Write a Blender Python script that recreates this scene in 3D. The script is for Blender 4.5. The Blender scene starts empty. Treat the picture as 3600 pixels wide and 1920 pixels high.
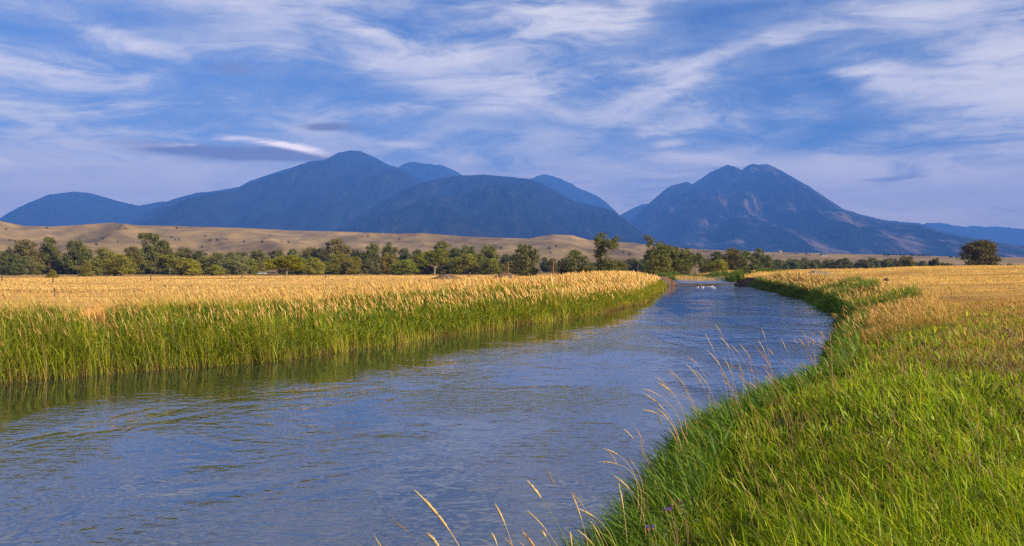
import bpy, math, random
import numpy as np
from mathutils import Vector, Matrix
R = math.radians
C = bpy.context.scene.collection
scene = bpy.context.scene
rng = np.random.default_rng(7)
random.seed(7)

# ------------------------------------------------------------------ camera, world, sun, exposure
EYE = 2.9                      # metres above the lower river
FPX, CX, HY = 2231.0, 1288.0, 655.0     # focal length, centre column and horizon row on a 2576 px wide picture
cam_d = bpy.data.cameras.new('camera'); cam = bpy.data.objects.new('camera', cam_d); C.objects.link(cam)
cam.location = (0, 0, EYE); cam.rotation_euler = (R(90), 0, 0)
cam_d.sensor_width = 36.0; cam_d.lens = 36.0 * FPX / 2576.0; cam_d.shift_y = -(687.0 - HY) / 2576.0
cam_d.clip_start = 0.1; cam_d.clip_end = 120000.0
scene.camera = cam
SUN_EL, SUN_AZ = R(23), R(124)          # azimuth clockwise from the view direction
scene.view_settings.view_transform = 'Standard'; scene.view_settings.look = 'None'
scene.view_settings.exposure = 1.04; scene.view_settings.gamma = 1.0
scene.cycles.use_denoising = False; scene.cycles.use_adaptive_sampling = False
scene.cycles.max_bounces = 6; scene.cycles.diffuse_bounces = 2; scene.cycles.glossy_bounces = 2
scene.cycles.transmission_bounces = 3; scene.cycles.transparent_max_bounces = 4; scene.cycles.volume_bounces = 0

class NB:
    """small helper round one node tree"""
    def __init__(s, nt): s.nt = nt
    def n(s, t, **kw):
        o = s.nt.nodes.new(t)
        for k, v in kw.items(): setattr(o, k, v)
        return o
    def put(s, sock, v):
        if hasattr(v, 'is_linked') or isinstance(v, bpy.types.NodeSocket): s.nt.links.new(v, sock)
        else: sock.default_value = v
    def m(s, op, a, b=0.0, c=None, clamp=False):
        o = s.n('ShaderNodeMath', operation=op, use_clamp=clamp)
        s.put(o.inputs[0], a); s.put(o.inputs[1], b)
        if c is not None: s.put(o.inputs[2], c)
        return o.outputs[0]
    def mapr(s, v, a, b, c=0.0, d=1.0, smooth=True):
        o = s.n('ShaderNodeMapRange', interpolation_type='SMOOTHSTEP' if smooth else 'LINEAR')
        s.put(o.inputs[0], v)
        for i, x in enumerate((a, b, c, d)): s.put(o.inputs[1 + i], x)
        return o.outputs[0]
    def mix(s, f, a, b, blend='MIX'):
        o = s.n('ShaderNodeMix', data_type='RGBA', blend_type=blend)
        s.put(o.inputs[0], f); s.put(o.inputs[6], a if not isinstance(a, tuple) else (*a[:3], 1)); s.put(o.inputs[7], b if not isinstance(b, tuple) else (*b[:3], 1))
        return o.outputs[2]
    def noise(s, vec, scale, detail=4.0, rough=0.55, dist=0.0):
        o = s.n('ShaderNodeTexNoise'); s.put(o.inputs['Vector'], vec)
        for k, v in (('Scale', scale), ('Detail', detail), ('Roughness', rough), ('Distortion', dist)): o.inputs[k].default_value = v
        return o.outputs['Fac']
    def mapping(s, vec, loc=(0, 0, 0), rot=(0, 0, 0), scale=(1, 1, 1), kind='POINT'):
        o = s.n('ShaderNodeMapping', vector_type=kind); s.put(o.inputs[0], vec)
        o.inputs[1].default_value = loc; o.inputs[2].default_value = rot; o.inputs[3].default_value = scale
        return o.outputs[0]

def sky_dir(x, y):
    """a point of the sky, as azimuth and tangent of elevation"""
    a = math.atan((x - CX) / FPX)
    return a, (HY - y) / FPX * math.cos(a)

def build_world():
    w = bpy.data.worlds.new('World'); scene.world = w; w.use_nodes = True
    nt = w.node_tree; nt.nodes.clear(); b = NB(nt)
    sky = b.n('ShaderNodeTexSky', sky_type='NISHITA', sun_disc=False, sun_elevation=SUN_EL, sun_rotation=SUN_AZ, air_density=1.0, dust_density=0.6, ozone_density=2.5)
    base = b.mix(1.0, sky.outputs[0], SKY_TINT, 'MULTIPLY')
    tc = b.n('ShaderNodeTexCoord'); sp = b.n('ShaderNodeSeparateXYZ'); nt.links.new(tc.outputs['Generated'], sp.inputs[0])
    x, y, z = sp.outputs
    az = b.m('ARCTAN2', x, y)
    hor = b.m('SQRT', b.m('ADD', b.m('MULTIPLY', x, x), b.m('MULTIPLY', y, y)))
    te = b.m('DIVIDE', z, b.m('MAXIMUM', hor, 0.02))
    cv = b.n('ShaderNodeCombineXYZ'); nt.links.new(az, cv.inputs[0]); nt.links.new(te, cv.inputs[1])
    P = cv.outputs[0]
    wn = b.n('ShaderNodeTexNoise'); nt.links.new(b.mapping(P, scale=(5, 14, 1)), wn.inputs['Vector']); wn.inputs['Scale'].default_value = 1.0; wn.inputs['Detail'].default_value = 5.0
    off = b.n('ShaderNodeVectorMath', operation='SUBTRACT'); nt.links.new(wn.outputs['Color'], off.inputs[0]); off.inputs[1].default_value = (0.5, 0.5, 0.5)
    sc = b.n('ShaderNodeVectorMath', operation='MULTIPLY'); nt.links.new(off.outputs[0], sc.inputs[0]); sc.inputs[1].default_value = (0.11, 0.035, 0)
    wp = b.n('ShaderNodeVectorMath', operation='ADD'); nt.links.new(P, wp.inputs[0]); nt.links.new(sc.outputs[0], wp.inputs[1])
    W = wp.outputs[0]
    sc2 = b.n('ShaderNodeVectorMath', operation='MULTIPLY'); nt.links.new(off.outputs[0], sc2.inputs[0]); sc2.inputs[1].default_value = (0.09, 0.024, 0)
    wp2 = b.n('ShaderNodeVectorMath', operation='ADD'); nt.links.new(P, wp2.inputs[0]); nt.links.new(sc2.outputs[0], wp2.inputs[1])
    W2 = wp2.outputs[0]
    def blob(V, cx, cy, rx, ry, rot, wgt):
        a, e = sky_dir(cx, cy)
        mp = b.mapping(V, (a, e, 0), (0, 0, R(rot)), (rx / FPX, ry / FPX, 1), 'TEXTURE')
        g = b.n('ShaderNodeTexGradient', gradient_type='SPHERICAL'); nt.links.new(mp, g.inputs[0])
        return b.m('MULTIPLY', b.mapr(g.outputs['Fac'], 0.0, 0.95), wgt)
    def total(V, rows):
        t = None
        for r in rows:
            v = blob(V, *r); t = v if t is None else b.m('ADD', t, v)
        return t
    cloud = total(W, CLOUDS)
    f1 = b.noise(b.mapping(W, rot=(0, 0, R(6)), scale=(6.5, 27, 1)), 1.0, 7.0, 0.58, 0.9)
    f2 = b.noise(b.mapping(W, rot=(0, 0, R(-14)), scale=(22, 70, 1)), 1.0, 6.0, 0.6, 1.2)
    f3 = b.noise(b.mapping(P, scale=(3.2, 9.0, 1)), 1.0, 4.0, 0.5, 0.3)
    fib = b.m('ADD', b.m('MULTIPLY', f1, 0.75), b.m('MULTIPLY', f2, 0.25))
    veil = b.mapr(b.m('ADD', b.m('MULTIPLY', f3, 0.6), b.m('MULTIPLY', fib, 0.5)), 0.40, 0.70, 0.0, 0.85)
    dens = b.m('ADD', b.m('MULTIPLY', cloud, b.mapr(fib, 0.25, 0.74, 0.15, 1.5)), veil)
    low = b.mapr(te, 0.0, 0.15, 0.85, 0.0)                         # thickening towards the ridges
    dens = b.m('ADD', dens, b.m('MULTIPLY', low, b.mapr(fib, 0.3, 0.7, 0.6, 1.2)))
    dens = b.m('MULTIPLY', dens, b.m('SUBTRACT', 1.0, total(W, CLEAR), clamp=True))
    dens = b.m('SUBTRACT', 1.0, b.m('POWER', 2.718, b.m('MULTIPLY', dens, -1.45)))      # thin cloud lets the blue through
    ccol = b.mix(b.mapr(dens, 0.25, 0.85), CLOUD_THIN, CLOUD_THICK)
    ccol = b.mix(b.mapr(te, 0.02, 0.15, 0.95, 0.0), ccol, CLOUD_LOW)
    col = b.mix(dens, base, ccol)
    grey = b.m('MINIMUM', b.m('MULTIPLY', total(W2, LENS_GREY), b.mapr(fib, 0.3, 0.62, 0.55, 1.15)), 0.88)
    col = b.mix(grey, col, CLOUD_GREY)
    white = b.m('MINIMUM', b.m('MULTIPLY', total(W2, LENS_WHITE), b.mapr(fib, 0.38, 0.60, 0.12, 1.15)), 0.9)
    col = b.mix(white, col, CLOUD_WHITE)
    bg = b.n('ShaderNodeBackground'); nt.links.new(col, bg.inputs[0]); bg.inputs[1].default_value = 0.1
    out = b.n('ShaderNodeOutputWorld'); nt.links.new(bg.outputs[0], out.inputs[0])

SKY_TINT = (0.22, 0.36, 0.62)
CLOUD_THIN = (3.3, 3.4, 3.9); CLOUD_THICK = (6.2, 5.6, 5.2); CLOUD_LOW = (12.0, 9.0, 6.7); CLOUD_GREY = (1.5, 1.25, 1.5); CLOUD_WHITE = (12.5, 10.0, 8.6)
CLOUDS = [(120, 158, 330, 62, -4, .75), (90, 255, 400, 60, 0, .40), (200, 335, 560, 100, 2, .38), (100, 470, 420, 80, 0, .35), (330, 98, 190, 34, -6, .45),
    (930, 70, 140, 48, -10, .55), (1150, 112, 380, 66, 8, .33), (1450, 62, 260, 70, -12, .50), (1570, 45, 70, 46, 40, .35), (1520, 172, 270, 40, 4, .70), (1190, 205, 290, 40, 6, .42),
    (1300, 252, 220, 48, 14, .60), (1690, 215, 230, 44, 6, .55), (1790, 140, 240, 26, 16, .50), (1700, 282, 460, 66, 0, .45), (1660, 325, 150, 24, 6, .75), (1665, 362, 62, 20, 4, .85),
    (1985, 278, 130, 30, -4, .55), (2190, 190, 140, 70, -34, .55), (2400, 232, 400, 52, -22, .6), (2560, 205, 220, 130, -20, .9), (2480, 310, 360, 90, -16, .6), (2190, 352, 190, 48, 8, .6),
    (2350, 420, 560, 70, 0, .5), (2420, 505, 420, 70, 0, .4), (1710, 402, 170, 24, -10, .65), (960, 285, 340, 36, 14, .28), (640, 262, 460, 66, 0, .24), (1010, 362, 80, 14, 0, .6),
    (10, 412, 22, 12, 0, .9), (1990, 92, 60, 24, -10, .35), (2200, 20, 300, 40, -5, .25), (1200, -80, 600, 50, 4, .5), (300, -120, 500, 60, -6, .55), (2200, -120, 500, 70, 10, .5), (900, -260, 700, 80, 0, .5), (2000, -330, 800, 90, 8, .5)]
CLEAR = [(1800, 45, 330, 110, 6, .75), (420, 45, 420, 55, 0, .45), (620, 195, 380, 70, 0, .55), (1000, 235, 260, 40, 0, .4), (1300, 310, 330, 30, 0, .4), (2080, 130, 220, 60, 0, .45), (60, 70, 180, 60, 0, .5)]
LENS_GREY = [(590, 386, 330, 25, -2, 1.0), (650, 400, 260, 22, 2, .8), (470, 379, 150, 20, 6, .9), (720, 390, 130, 18, -8, .7), (832, 314, 90, 17, 0, 1.2), (590, 168, 80, 24, 0, .5), (2248, 446, 110, 9, 2, .8), (905, 325, 50, 7, 0, .5)]
LENS_WHITE = [(655, 358, 140, 14, -8, .6), (705, 369, 80, 16, -14, .65), (610, 353, 110, 10, -3, .5), (768, 380, 70, 18, -12, .7), (430, 371, 90, 9, 8, .45), (500, 366, 90, 7, 0, .3)]
build_world()
sun_d = bpy.data.lights.new('sun', 'SUN'); sun = bpy.data.objects.new('sun', sun_d); C.objects.link(sun)
sun_d.energy = 5.0; sun_d.angle = R(2.0); sun_d.color = (1.0, 0.80, 0.55)
sdir = Vector((math.sin(SUN_AZ) * math.cos(SUN_EL), math.cos(SUN_AZ) * math.cos(SUN_EL), math.sin(SUN_EL)))
sun.rotation_euler = (-sdir).to_track_quat('-Z', 'Y').to_euler()

# ------------------------------------------------------------------ helpers
def smooth(t):
    t = np.clip(t, 0, 1); return t * t * (3 - 2 * t)

def _hash(ix, iy, seed):
    h = (ix.astype(np.int64) * 374761393 + iy.astype(np.int64) * 668265263 + seed * 974711) & 0x7fffffff
    h = ((h ^ (h >> 13)) * 1274126177) & 0x7fffffff
    return ((h ^ (h >> 16)) & 0xffff) / 65535.0
def vnoise(x, y, seed=0):
    """value noise, -1..1"""
    x = np.asarray(x, float); y = np.asarray(y, float)
    ix = np.floor(x); iy = np.floor(y); fx = x - ix; fy = y - iy
    fx = fx * fx * fx * (fx * (fx * 6 - 15) + 10); fy = fy * fy * fy * (fy * (fy * 6 - 15) + 10)
    a = _hash(ix, iy, seed); b = _hash(ix + 1, iy, seed); c = _hash(ix, iy + 1, seed); d = _hash(ix + 1, iy + 1, seed)
    return ((a + (b - a) * fx) * (1 - fy) + (c + (d - c) * fx) * fy) * 2 - 1
def fbm(x, y, oct=4, seed=0, gain=0.5):
    t = 0; a = 1.0; n = 0
    for o in range(oct):
        t = t + a * vnoise(x * 2 ** o + 17.3 * o, y * 2 ** o - 9.1 * o, seed + o); n += a; a *= gain
    return t / n
def ridged(x, y, oct=4, seed=0):
    t = 0; a = 1.0; n = 0
    for o in range(oct):
        t = t + a * (1 - np.abs(vnoise(x * 2 ** o + 5.7 * o, y * 2 ** o + 3.3 * o, seed + o))); n += a; a *= 0.5
    return t / n

def mesh_from(name, verts, faces, mat=None, col=None, smooth_shade=True):
    """verts (n,3); faces (m,k) array of k-gons, or a list of such arrays"""
    me = bpy.data.meshes.new(name)
    fl = faces if isinstance(faces, list) else [faces]
    verts = np.ascontiguousarray(verts, dtype=np.float32)
    me.vertices.add(len(verts)); me.vertices.foreach_set('co', verts.ravel())
    loops = np.concatenate([f.ravel() for f in fl]).astype(np.int32)
    tot = np.concatenate([np.full(len(f), f.shape[1], np.int32) for f in fl])
    st = np.concatenate([[0], np.cumsum(tot)[:-1]]).astype(np.int32)
    me.loops.add(len(loops)); me.loops.foreach_set('vertex_index', loops)
    me.polygons.add(len(tot)); me.polygons.foreach_set('loop_start', st); me.polygons.foreach_set('loop_total', tot)
    me.polygons.foreach_set('use_smooth', np.full(len(tot), smooth_shade))
    me.update(calc_edges=True); me.validate()
    if col is not None:
        at = me.attributes.new('col', 'FLOAT_COLOR', 'POINT')
        c4 = np.ones((len(verts), 4), np.float32); c4[:, :3] = col; at.data.foreach_set('color', c4.ravel())
    if mat: me.materials.append(mat)
    return me
def link(name, me, parent=None):
    o = bpy.data.objects.new(name, me); C.objects.link(o)
    if parent: o.parent = parent
    return o
def tag(o, label=None, cat=None, group=None, kind=None):
    for k, v in (('label', label), ('category', cat), ('group', group), ('kind', kind)):
        if v: o[k] = v
    return o
def empty(name, loc, label, cat, group=None, rz=0.0):
    o = bpy.data.objects.new(name, None); C.objects.link(o); o.location = loc; o.rotation_euler.z = rz; o.empty_display_size = 0.3
    return tag(o, label, cat, group)
def grid_faces(nu, nv):
    i = np.arange(nu - 1)[:, None] * nv + np.arange(nv - 1)[None, :]
    return np.stack([i, i + nv, i + nv + 1, i + 1], -1).reshape(-1, 4)
class MB:
    """collects tubes, boxes and cards for one mesh"""
    def __init__(s): s.v = []; s.f = {3: [], 4: []}; s.n = 0; s.c = []
    def add(s, v, f, c=(1, 1, 1)):
        v = np.asarray(v, float); f = np.asarray(f, int)
        s.v.append(v); s.f[f.shape[1]].append(f + s.n); s.n += len(v)
        c = np.asarray(c, float); s.c.append(np.broadcast_to(c, (len(v), 3)))
    def tube(s, pts, rad, k=6, c=(1, 1, 1)):
        pts = np.asarray(pts, float); n = len(pts); rad = np.broadcast_to(np.asarray(rad, float), (n,))
        tg = np.gradient(pts, axis=0); tg /= np.linalg.norm(tg, axis=1)[:, None] + 1e-9
        ref = np.where(np.abs(tg[:, 2:3]) > 0.9, np.array([[1., 0, 0]]), np.array([[0, 0, 1.]]))
        a = np.cross(tg, ref); a /= np.linalg.norm(a, axis=1)[:, None] + 1e-9; bq = np.cross(tg, a)
        th = np.arange(k) * 2 * math.pi / k
        v = pts[:, None, :] + rad[:, None, None] * (np.cos(th)[None, :, None] * a[:, None, :] + np.sin(th)[None, :, None] * bq[:, None, :])
        i = np.arange(n - 1)[:, None] * k + np.arange(k)[None, :]; j = np.arange(n - 1)[:, None] * k + (np.arange(k)[None, :] + 1) % k
        s.add(v.reshape(-1, 3), np.stack([i, j, j + k, i + k], -1).reshape(-1, 4), c)
        e = np.concatenate([pts[-1:], v[-1]]); s.add(e, [[0, 1 + q, 1 + (q + 1) % k] for q in range(k)], c)
        e = np.concatenate([pts[:1], v[0]]); s.add(e, [[0, 1 + (q + 1) % k, 1 + q] for q in range(k)], c)
    def hull(s, ring0, ring1, c=(1, 1, 1)):
        """closed prism between two rings of equal length"""
        n = len(ring0); v = np.concatenate([ring0, ring1])
        s.add(v, [[i, (i + 1) % n, n + (i + 1) % n, n + i] for i in range(n)], c)
        for r, flip in ((np.asarray(ring0), 1), (np.asarray(ring1), 0)):
            vv = np.concatenate([r.mean(0)[None], r]); t = [[0, 1 + (i + 1) % n, 1 + i] if flip else [0, 1 + i, 1 + (i + 1) % n] for i in range(n)]
            s.add(vv, t, c)
    def box(s, c0, c1, c=(1, 1, 1)):
        x0, y0, z0 = c0; x1, y1, z1 = c1
        s.hull(np.array([(x0, y0, z0), (x1, y0, z0), (x1, y1, z0), (x0, y1, z0)], float), np.array([(x0, y0, z1), (x1, y0, z1), (x1, y1, z1), (x0, y1, z1)], float), c)
    def mesh(s, name, mat, smooth_shade=False):
        fl = [np.concatenate(s.f[k]) for k in (3, 4) if s.f[k]]
        return mesh_from(name, np.concatenate(s.v), fl, mat, np.concatenate(s.c), smooth_shade)
    def build(s, name, mat, parent=None, smooth_shade=False): return link(name, s.mesh(name, mat, smooth_shade), parent)

# ------------------------------------------------------------------ materials
def material(name):
    m = bpy.data.materials.new(name); m.use_nodes = True; nt = m.node_tree; nt.nodes.clear()
    out = nt.nodes.new('ShaderNodeOutputMaterial'); return m, NB(nt), out
def leafy(name, trans=0.35, rough=0.6, gloss=0.0, use_obj=False, gain=1.0):
    """blades and leaves: colour from the mesh, light passing through"""
    m, b, out = material(name)
    at = b.n('ShaderNodeAttribute', attribute_name='col'); col = at.outputs['Color']
    if use_obj:
        oi = b.n('ShaderNodeObjectInfo'); col = b.mix(1.0, col, oi.outputs['Color'], 'MULTIPLY')
    d = b.n('ShaderNodeBsdfDiffuse'); b.nt.links.new(col, d.inputs[0])
    t = b.n('ShaderNodeBsdfTranslucent'); b.nt.links.new(b.mix(1.0, col, (1.15, 1.1, 0.6), 'MULTIPLY'), t.inputs[0])
    mx = b.n('ShaderNodeMixShader'); mx.inputs[0].default_value = trans
    b.nt.links.new(d.outputs[0], mx.inputs[1]); b.nt.links.new(t.outputs[0], mx.inputs[2]); res = mx.outputs[0]
    if gloss > 0:
        g = b.n('ShaderNodeBsdfGlossy'); g.inputs['Roughness'].default_value = 0.45; g.inputs[0].default_value = (0.8, 0.85, 0.9, 1)
        m2 = b.n('ShaderNodeMixShader'); m2.inputs[0].default_value = gloss; b.nt.links.new(res, m2.inputs[1]); b.nt.links.new(g.outputs[0], m2.inputs[2]); res = m2.outputs[0]
    b.nt.links.new(res, out.inputs[0]); return m
def solid(name, colr, rough=0.8, spec=0.2, noise_scale=0.0, dark=0.6, metal=0.0, use_col=False):
    m, b, out = material(name); p = b.n('ShaderNodeBsdfPrincipled'); p.inputs['Roughness'].default_value = rough; p.inputs['Specular IOR Level'].default_value = spec; p.inputs['Metallic'].default_value = metal
    col = (*colr, 1)
    if use_col:
        at = b.n('ShaderNodeAttribute', attribute_name='col'); col = b.mix(1.0, at.outputs['Color'], colr, 'MULTIPLY')
    if noise_scale:
        tc = b.n('ShaderNodeTexCoord'); nz = b.noise(tc.outputs['Object'], noise_scale, 6, 0.65)
        col = b.mix(b.mapr(nz, 0.35, 0.65), col if use_col else tuple(colr), tuple(x * dark for x in colr))
        bp = b.n('ShaderNodeBump'); bp.inputs['Strength'].default_value = 0.4; b.put(bp.inputs['Height'], nz); b.nt.links.new(bp.outputs[0], p.inputs['Normal'])
    b.put(p.inputs['Base Color'], col); b.nt.links.new(p.outputs[0], out.inputs[0]); return m

M_BLADE = leafy('grass_blade', 0.45, gloss=0.015)
M_STRAW = leafy('straw_blade', 0.34)
M_LEAF = leafy('tree_leaf', 0.36, use_obj=True)
M_BARK = solid('pale_bark', (0.30, 0.25, 0.19), 0.9, 0.1, 3.0, 0.5)

def mat_ground():
    m, b, out = material('ground_cover'); p = b.n('ShaderNodeBsdfPrincipled'); p.inputs['Roughness'].default_value = 0.95; p.inputs['Specular IOR Level'].default_value = 0.05
    at = b.n('ShaderNodeAttribute', attribute_name='col'); tc = b.n('ShaderNodeTexCoord')
    n1 = b.noise(b.mapping(tc.outputs['Object'], scale=(0.02, 0.25, 1)), 1.0, 7, 0.65)
    n2 = b.noise(tc.outputs['Object'], 3.0, 5, 0.7)
    col = b.mix(b.mapr(n1, 0.38, 0.62), b.mix(1.0, at.outputs['Color'], (0.62, 0.58, 0.52), 'MULTIPLY'), at.outputs['Color'])
    col = b.mix(b.mapr(n2, 0.3, 0.7, 0.0, 0.55), col, b.mix(1.0, col, (0.45, 0.42, 0.36), 'MULTIPLY'))
    b.put(p.inputs['Base Color'], col)
    bp = b.n('ShaderNodeBump'); bp.inputs['Strength'].default_value = 0.7; bp.inputs['Distance'].default_value = 0.25; b.put(bp.inputs['Height'], n2); b.nt.links.new(bp.outputs[0], p.inputs['Normal'])
    b.nt.links.new(p.outputs[0], out.inputs[0]); return m
def mat_hill():
    m, b, out = material('dry_hill_grass'); p = b.n('ShaderNodeBsdfPrincipled'); p.inputs['Roughness'].default_value = 0.95; p.inputs['Specular IOR Level'].default_value = 0.03
    tc = b.n('ShaderNodeTexCoord'); at = b.n('ShaderNodeAttribute', attribute_name='col')
    n1 = b.noise(b.mapping(tc.outputs['Object'], scale=(0.012, 0.006, 0.02)), 1.0, 8, 0.68, 0.6)
    n2 = b.noise(tc.outputs['Object'], 0.07, 7, 0.75)
    col = b.mix(b.mapr(n1, 0.36, 0.64), (0.22, 0.158, 0.080), (0.41, 0.285, 0.12))
    col = b.mix(b.mapr(n2, 0.45, 0.72, 0.0, 0.45), col, (0.15, 0.12, 0.09))
    col = b.mix(1.0, col, at.outputs['Color'], 'MULTIPLY')
    b.put(p.inputs['Base Color'], col); b.nt.links.new(p.outputs[0], out.inputs[0]); return m
def mat_mountain(name, grassy):
    m, b, out = material(name); p = b.n('ShaderNodeBsdfPrincipled'); p.inputs['Roughness'].default_value = 1.0; p.inputs['Specular IOR Level'].default_value = 0.0
    tc = b.n('ShaderNodeTexCoord'); at = b.n('ShaderNodeAttribute', attribute_name='col')
    n1 = b.noise(b.mapping(tc.outputs['Object'], rot=(0, 0, R(35)), scale=(0.0052, 0.0012, 0.003)), 1.0, 8, 0.66, 0.9)
    n2 = b.noise(tc.outputs['Object'], 0.012, 6, 0.7)
    forest = b.mix(b.mapr(n2, 0.35, 0.65), (0.008, 0.011, 0.016), (0.016, 0.020, 0.025))
    col = b.mix(b.m('MULTIPLY', b.mapr(n1, 0.50, 0.66), b.m('MULTIPLY', at.outputs['Fac'], grassy)), forest, (0.23, 0.175, 0.15))
    bp = b.n('ShaderNodeBump'); bp.inputs['Strength'].default_value = 1.0; bp.inputs['Distance'].default_value = 40.0; b.put(bp.inputs['Height'], b.noise(tc.outputs['Object'], 0.0045, 9, 0.7, 0.4)); b.nt.links.new(bp.outputs[0], p.inputs['Normal'])
    b.put(p.inputs['Base Color'], col); b.nt.links.new(p.outputs[0], out.inputs[0]); return m
def mat_water():
    m, b, out = material('river_water'); p = b.n('ShaderNodeBsdfPrincipled')
    p.inputs['Base Color'].default_value = (0.011, 0.019, 0.022, 1); p.inputs['Roughness'].default_value = 0.03; p.inputs['IOR'].default_value = 1.9
    tc = b.n('ShaderNodeTexCoord'); o = tc.outputs['Object']
    big = b.noise(b.mapping(o, rot=(0, 0, R(-26)), scale=(0.30, 0.19, 1)), 1.0, 4, 0.6, 0.8)
    n1 = b.noise(b.mapping(o, rot=(0, 0, R(-20)), scale=(1.1, 1.7, 1)), 1.0, 3, 0.5, 0.7)
    n2 = b.noise(b.mapping(o, rot=(0, 0, R(12)), scale=(3.0, 5.6, 1)), 1.0, 1.6, 0.5, 0.6)
    n3 = b.noise(b.mapping(o, rot=(0, 0, R(-8)), scale=(7, 12, 1)), 1.0, 1.0, 0.5, 0.4)
    rough = b.mapr(big, 0.40, 0.66, 0.06, 1.5)
    h = b.m('ADD', b.m('MULTIPLY', n1, 0.045), b.m('MULTIPLY', rough, b.m('ADD', b.m('MULTIPLY', n2, 0.055), b.m('MULTIPLY', n3, 0.010))))
    h = b.m('ADD', h, b.m('MULTIPLY', big, 0.05))
    fa = b.n('ShaderNodeAttribute', attribute_name='col'); h = b.m('MULTIPLY', h, fa.outputs['Fac'])
    bp = b.n('ShaderNodeBump'); bp.inputs['Strength'].default_value = 1.0; bp.inputs['Distance'].default_value = WAVES; b.put(bp.inputs['Height'], h); b.nt.links.new(bp.outputs[0], p.inputs['Normal'])
    gl = b.n('ShaderNodeBsdfGlossy'); gl.inputs['Roughness'].default_value = 0.03; gl.inputs[0].default_value = (0.95, 0.97, 1.0, 1); b.nt.links.new(bp.outputs[0], gl.inputs['Normal'])
    mx = b.n('ShaderNodeMixShader'); mx.inputs[0].default_value = 0.11; b.nt.links.new(p.outputs[0], mx.inputs[1]); b.nt.links.new(gl.outputs[0], mx.inputs[2])
    b.nt.links.new(mx.outputs[0], out.inputs[0]); return m
WAVES = 0.40

# ------------------------------------------------------------------ river plan and ground height
LB = [(-60, -40), (-30, -6), (-20, 9), (-12.25, 21.2), (-10.4, 23.5), (-7.5, 25.2), (-5.6, 28.7), (-3.5, 33.2), (-.66, 38.7), (3.35, 46.2), (8.2, 58.8), (12.5, 78), (16.9, 100.3), (17.6, 101.3), (18.3, 102.5)]
RB = [(26.2, 102.5), (27.9, 101.2), (26.8, 97), (24.6, 81), (22.9, 72), (21.9, 64), (19.2, 53.5), (18.3, 49.5), (15.2, 39), (10.0, 27.5), (6.9, 19.5), (4.5, 16), (2.45, 12.7), (1.7, 10.4), (1.1, 8.6), (.45, 7.1), (-1.2, 4.2), (-4, 1), (-12, -6), (-40, -60)]
POOL = [(26.2, 102.5), (26.4, 104), (28.6, 112), (30.2, 120), (33, 129), (42, 137), (75, 148), (72, 158), (44, 146), (32, 137.5), (24, 135.2), (22.4, 132), (20.4, 114), (18.6, 105), (18.3, 102.5)]
RIVER = np.array(LB + RB); POOLP = np.array(POOL); POOL_Z = 0.40
def sdf(x, y, poly):
    """distance to a closed polygon, negative inside"""
    d = np.full(x.shape, 1e18); ins = np.zeros(x.shape, bool); n = len(poly)
    for i in range(n):
        ax, ay = poly[i]; bx, by = poly[(i + 1) % n]; ex, ey = bx - ax, by - ay
        wx, wy = x - ax, y - ay; t = np.clip((wx * ex + wy * ey) / (ex * ex + ey * ey), 0, 1)
        d = np.minimum(d, (wx - ex * t) ** 2 + (wy - ey * t) ** 2)
        if ay != by: ins ^= ((ay > y) != (by > y)) & (x < ex * (y - ay) / ey + ax)
    d = np.sqrt(d); return np.where(ins, -d, d)
def water_dist(x, y):
    x = np.asarray(x, float); y = np.asarray(y, float); d = np.full(x.shape, 999.0)
    near = (np.abs(x) < 140) & (y > -90) & (y < 260)
    if near.any(): d[near] = np.minimum(sdf(x[near], y[near], RIVER), sdf(x[near], y[near], POOLP))
    return d
MIDX = np.array([(-60, -48), (-6, -18), (10, -9), (25, 1.), (40, 7.), (60, 14.), (80, 19.5), (100, 22.3), (130, 26), (160, 36), (260, 62), (2000, 480)])
CREST = np.array([(0.0, 1.05), (0.2, 1.12), (.274, 1.15), (.32, 1.32), (.41, 1.62), (.45, 1.85), (.58, 2.08), (.9, 2.2)])
def ground(x, y, d=None):
    x = np.asarray(x, float); y = np.asarray(y, float)
    if d is None: d = water_dist(x, y)
    r = np.hypot(x, y)
    zl = 0.92 + 0.2 * smooth((y - 30) / 50) - (3.6 * smooth((r - 45) / 300)) - 1.5 * smooth((r - 340) / 300)
    a = x / np.maximum(y, 1.0); zc = np.interp(a, CREST[:, 0], CREST[:, 1])
    zr = 1.05 + (zc - 1.05) * smooth((r - 25) / 105) - (zc + 1.6) * smooth((r - 150) / 130) - 2.6 * smooth((r - 300) / 300)
    side = smooth((x - np.interp(y, MIDX[:, 0], MIDX[:, 1])) / np.maximum(4.0, 0.06 * r) + 0.5)
    base = zl * (1 - side) + zr * side
    base = base + 0.07 * fbm(x / 3.1, y / 3.1, 3, 3) * smooth(d / 2) + 0.16 * fbm(x / 17, y / 17, 3, 11) * smooth((d - 2) / 10)
    wl = POOL_Z * smooth((y - 102) / 1.5) * (y < 200)
    bank = 0.42 * smooth((d + 0.15) / 0.55) + 0.58 * smooth((d - 0.2) / 3.0)
    return np.where(d > 0, wl + (base - wl) * bank, wl - 0.7 * smooth(-d / 1.2) + 0.42 * smooth((d + .15) / .55) * (base - wl) * (d > -.15))
def g1(x, y): return float(ground(np.array([x]), np.array([y]))[0])
def at_px(px, py, hf=g1, lo=4.0, hi=900.0):
    """where the ray through a point of the 3600 px wide photograph first meets a height field"""
    px /= 1.39752; py /= 1.39752
    a = (px - CX) / FPX; e = (HY - py) / FPX; t = lo
    while t < hi:
        if EYE + e * t <= hf(a * t, t): break
        t *= 1.004
    return a * t, t
def at_depth(px, D): return (px / 1.39752 - CX) / FPX * D

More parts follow.
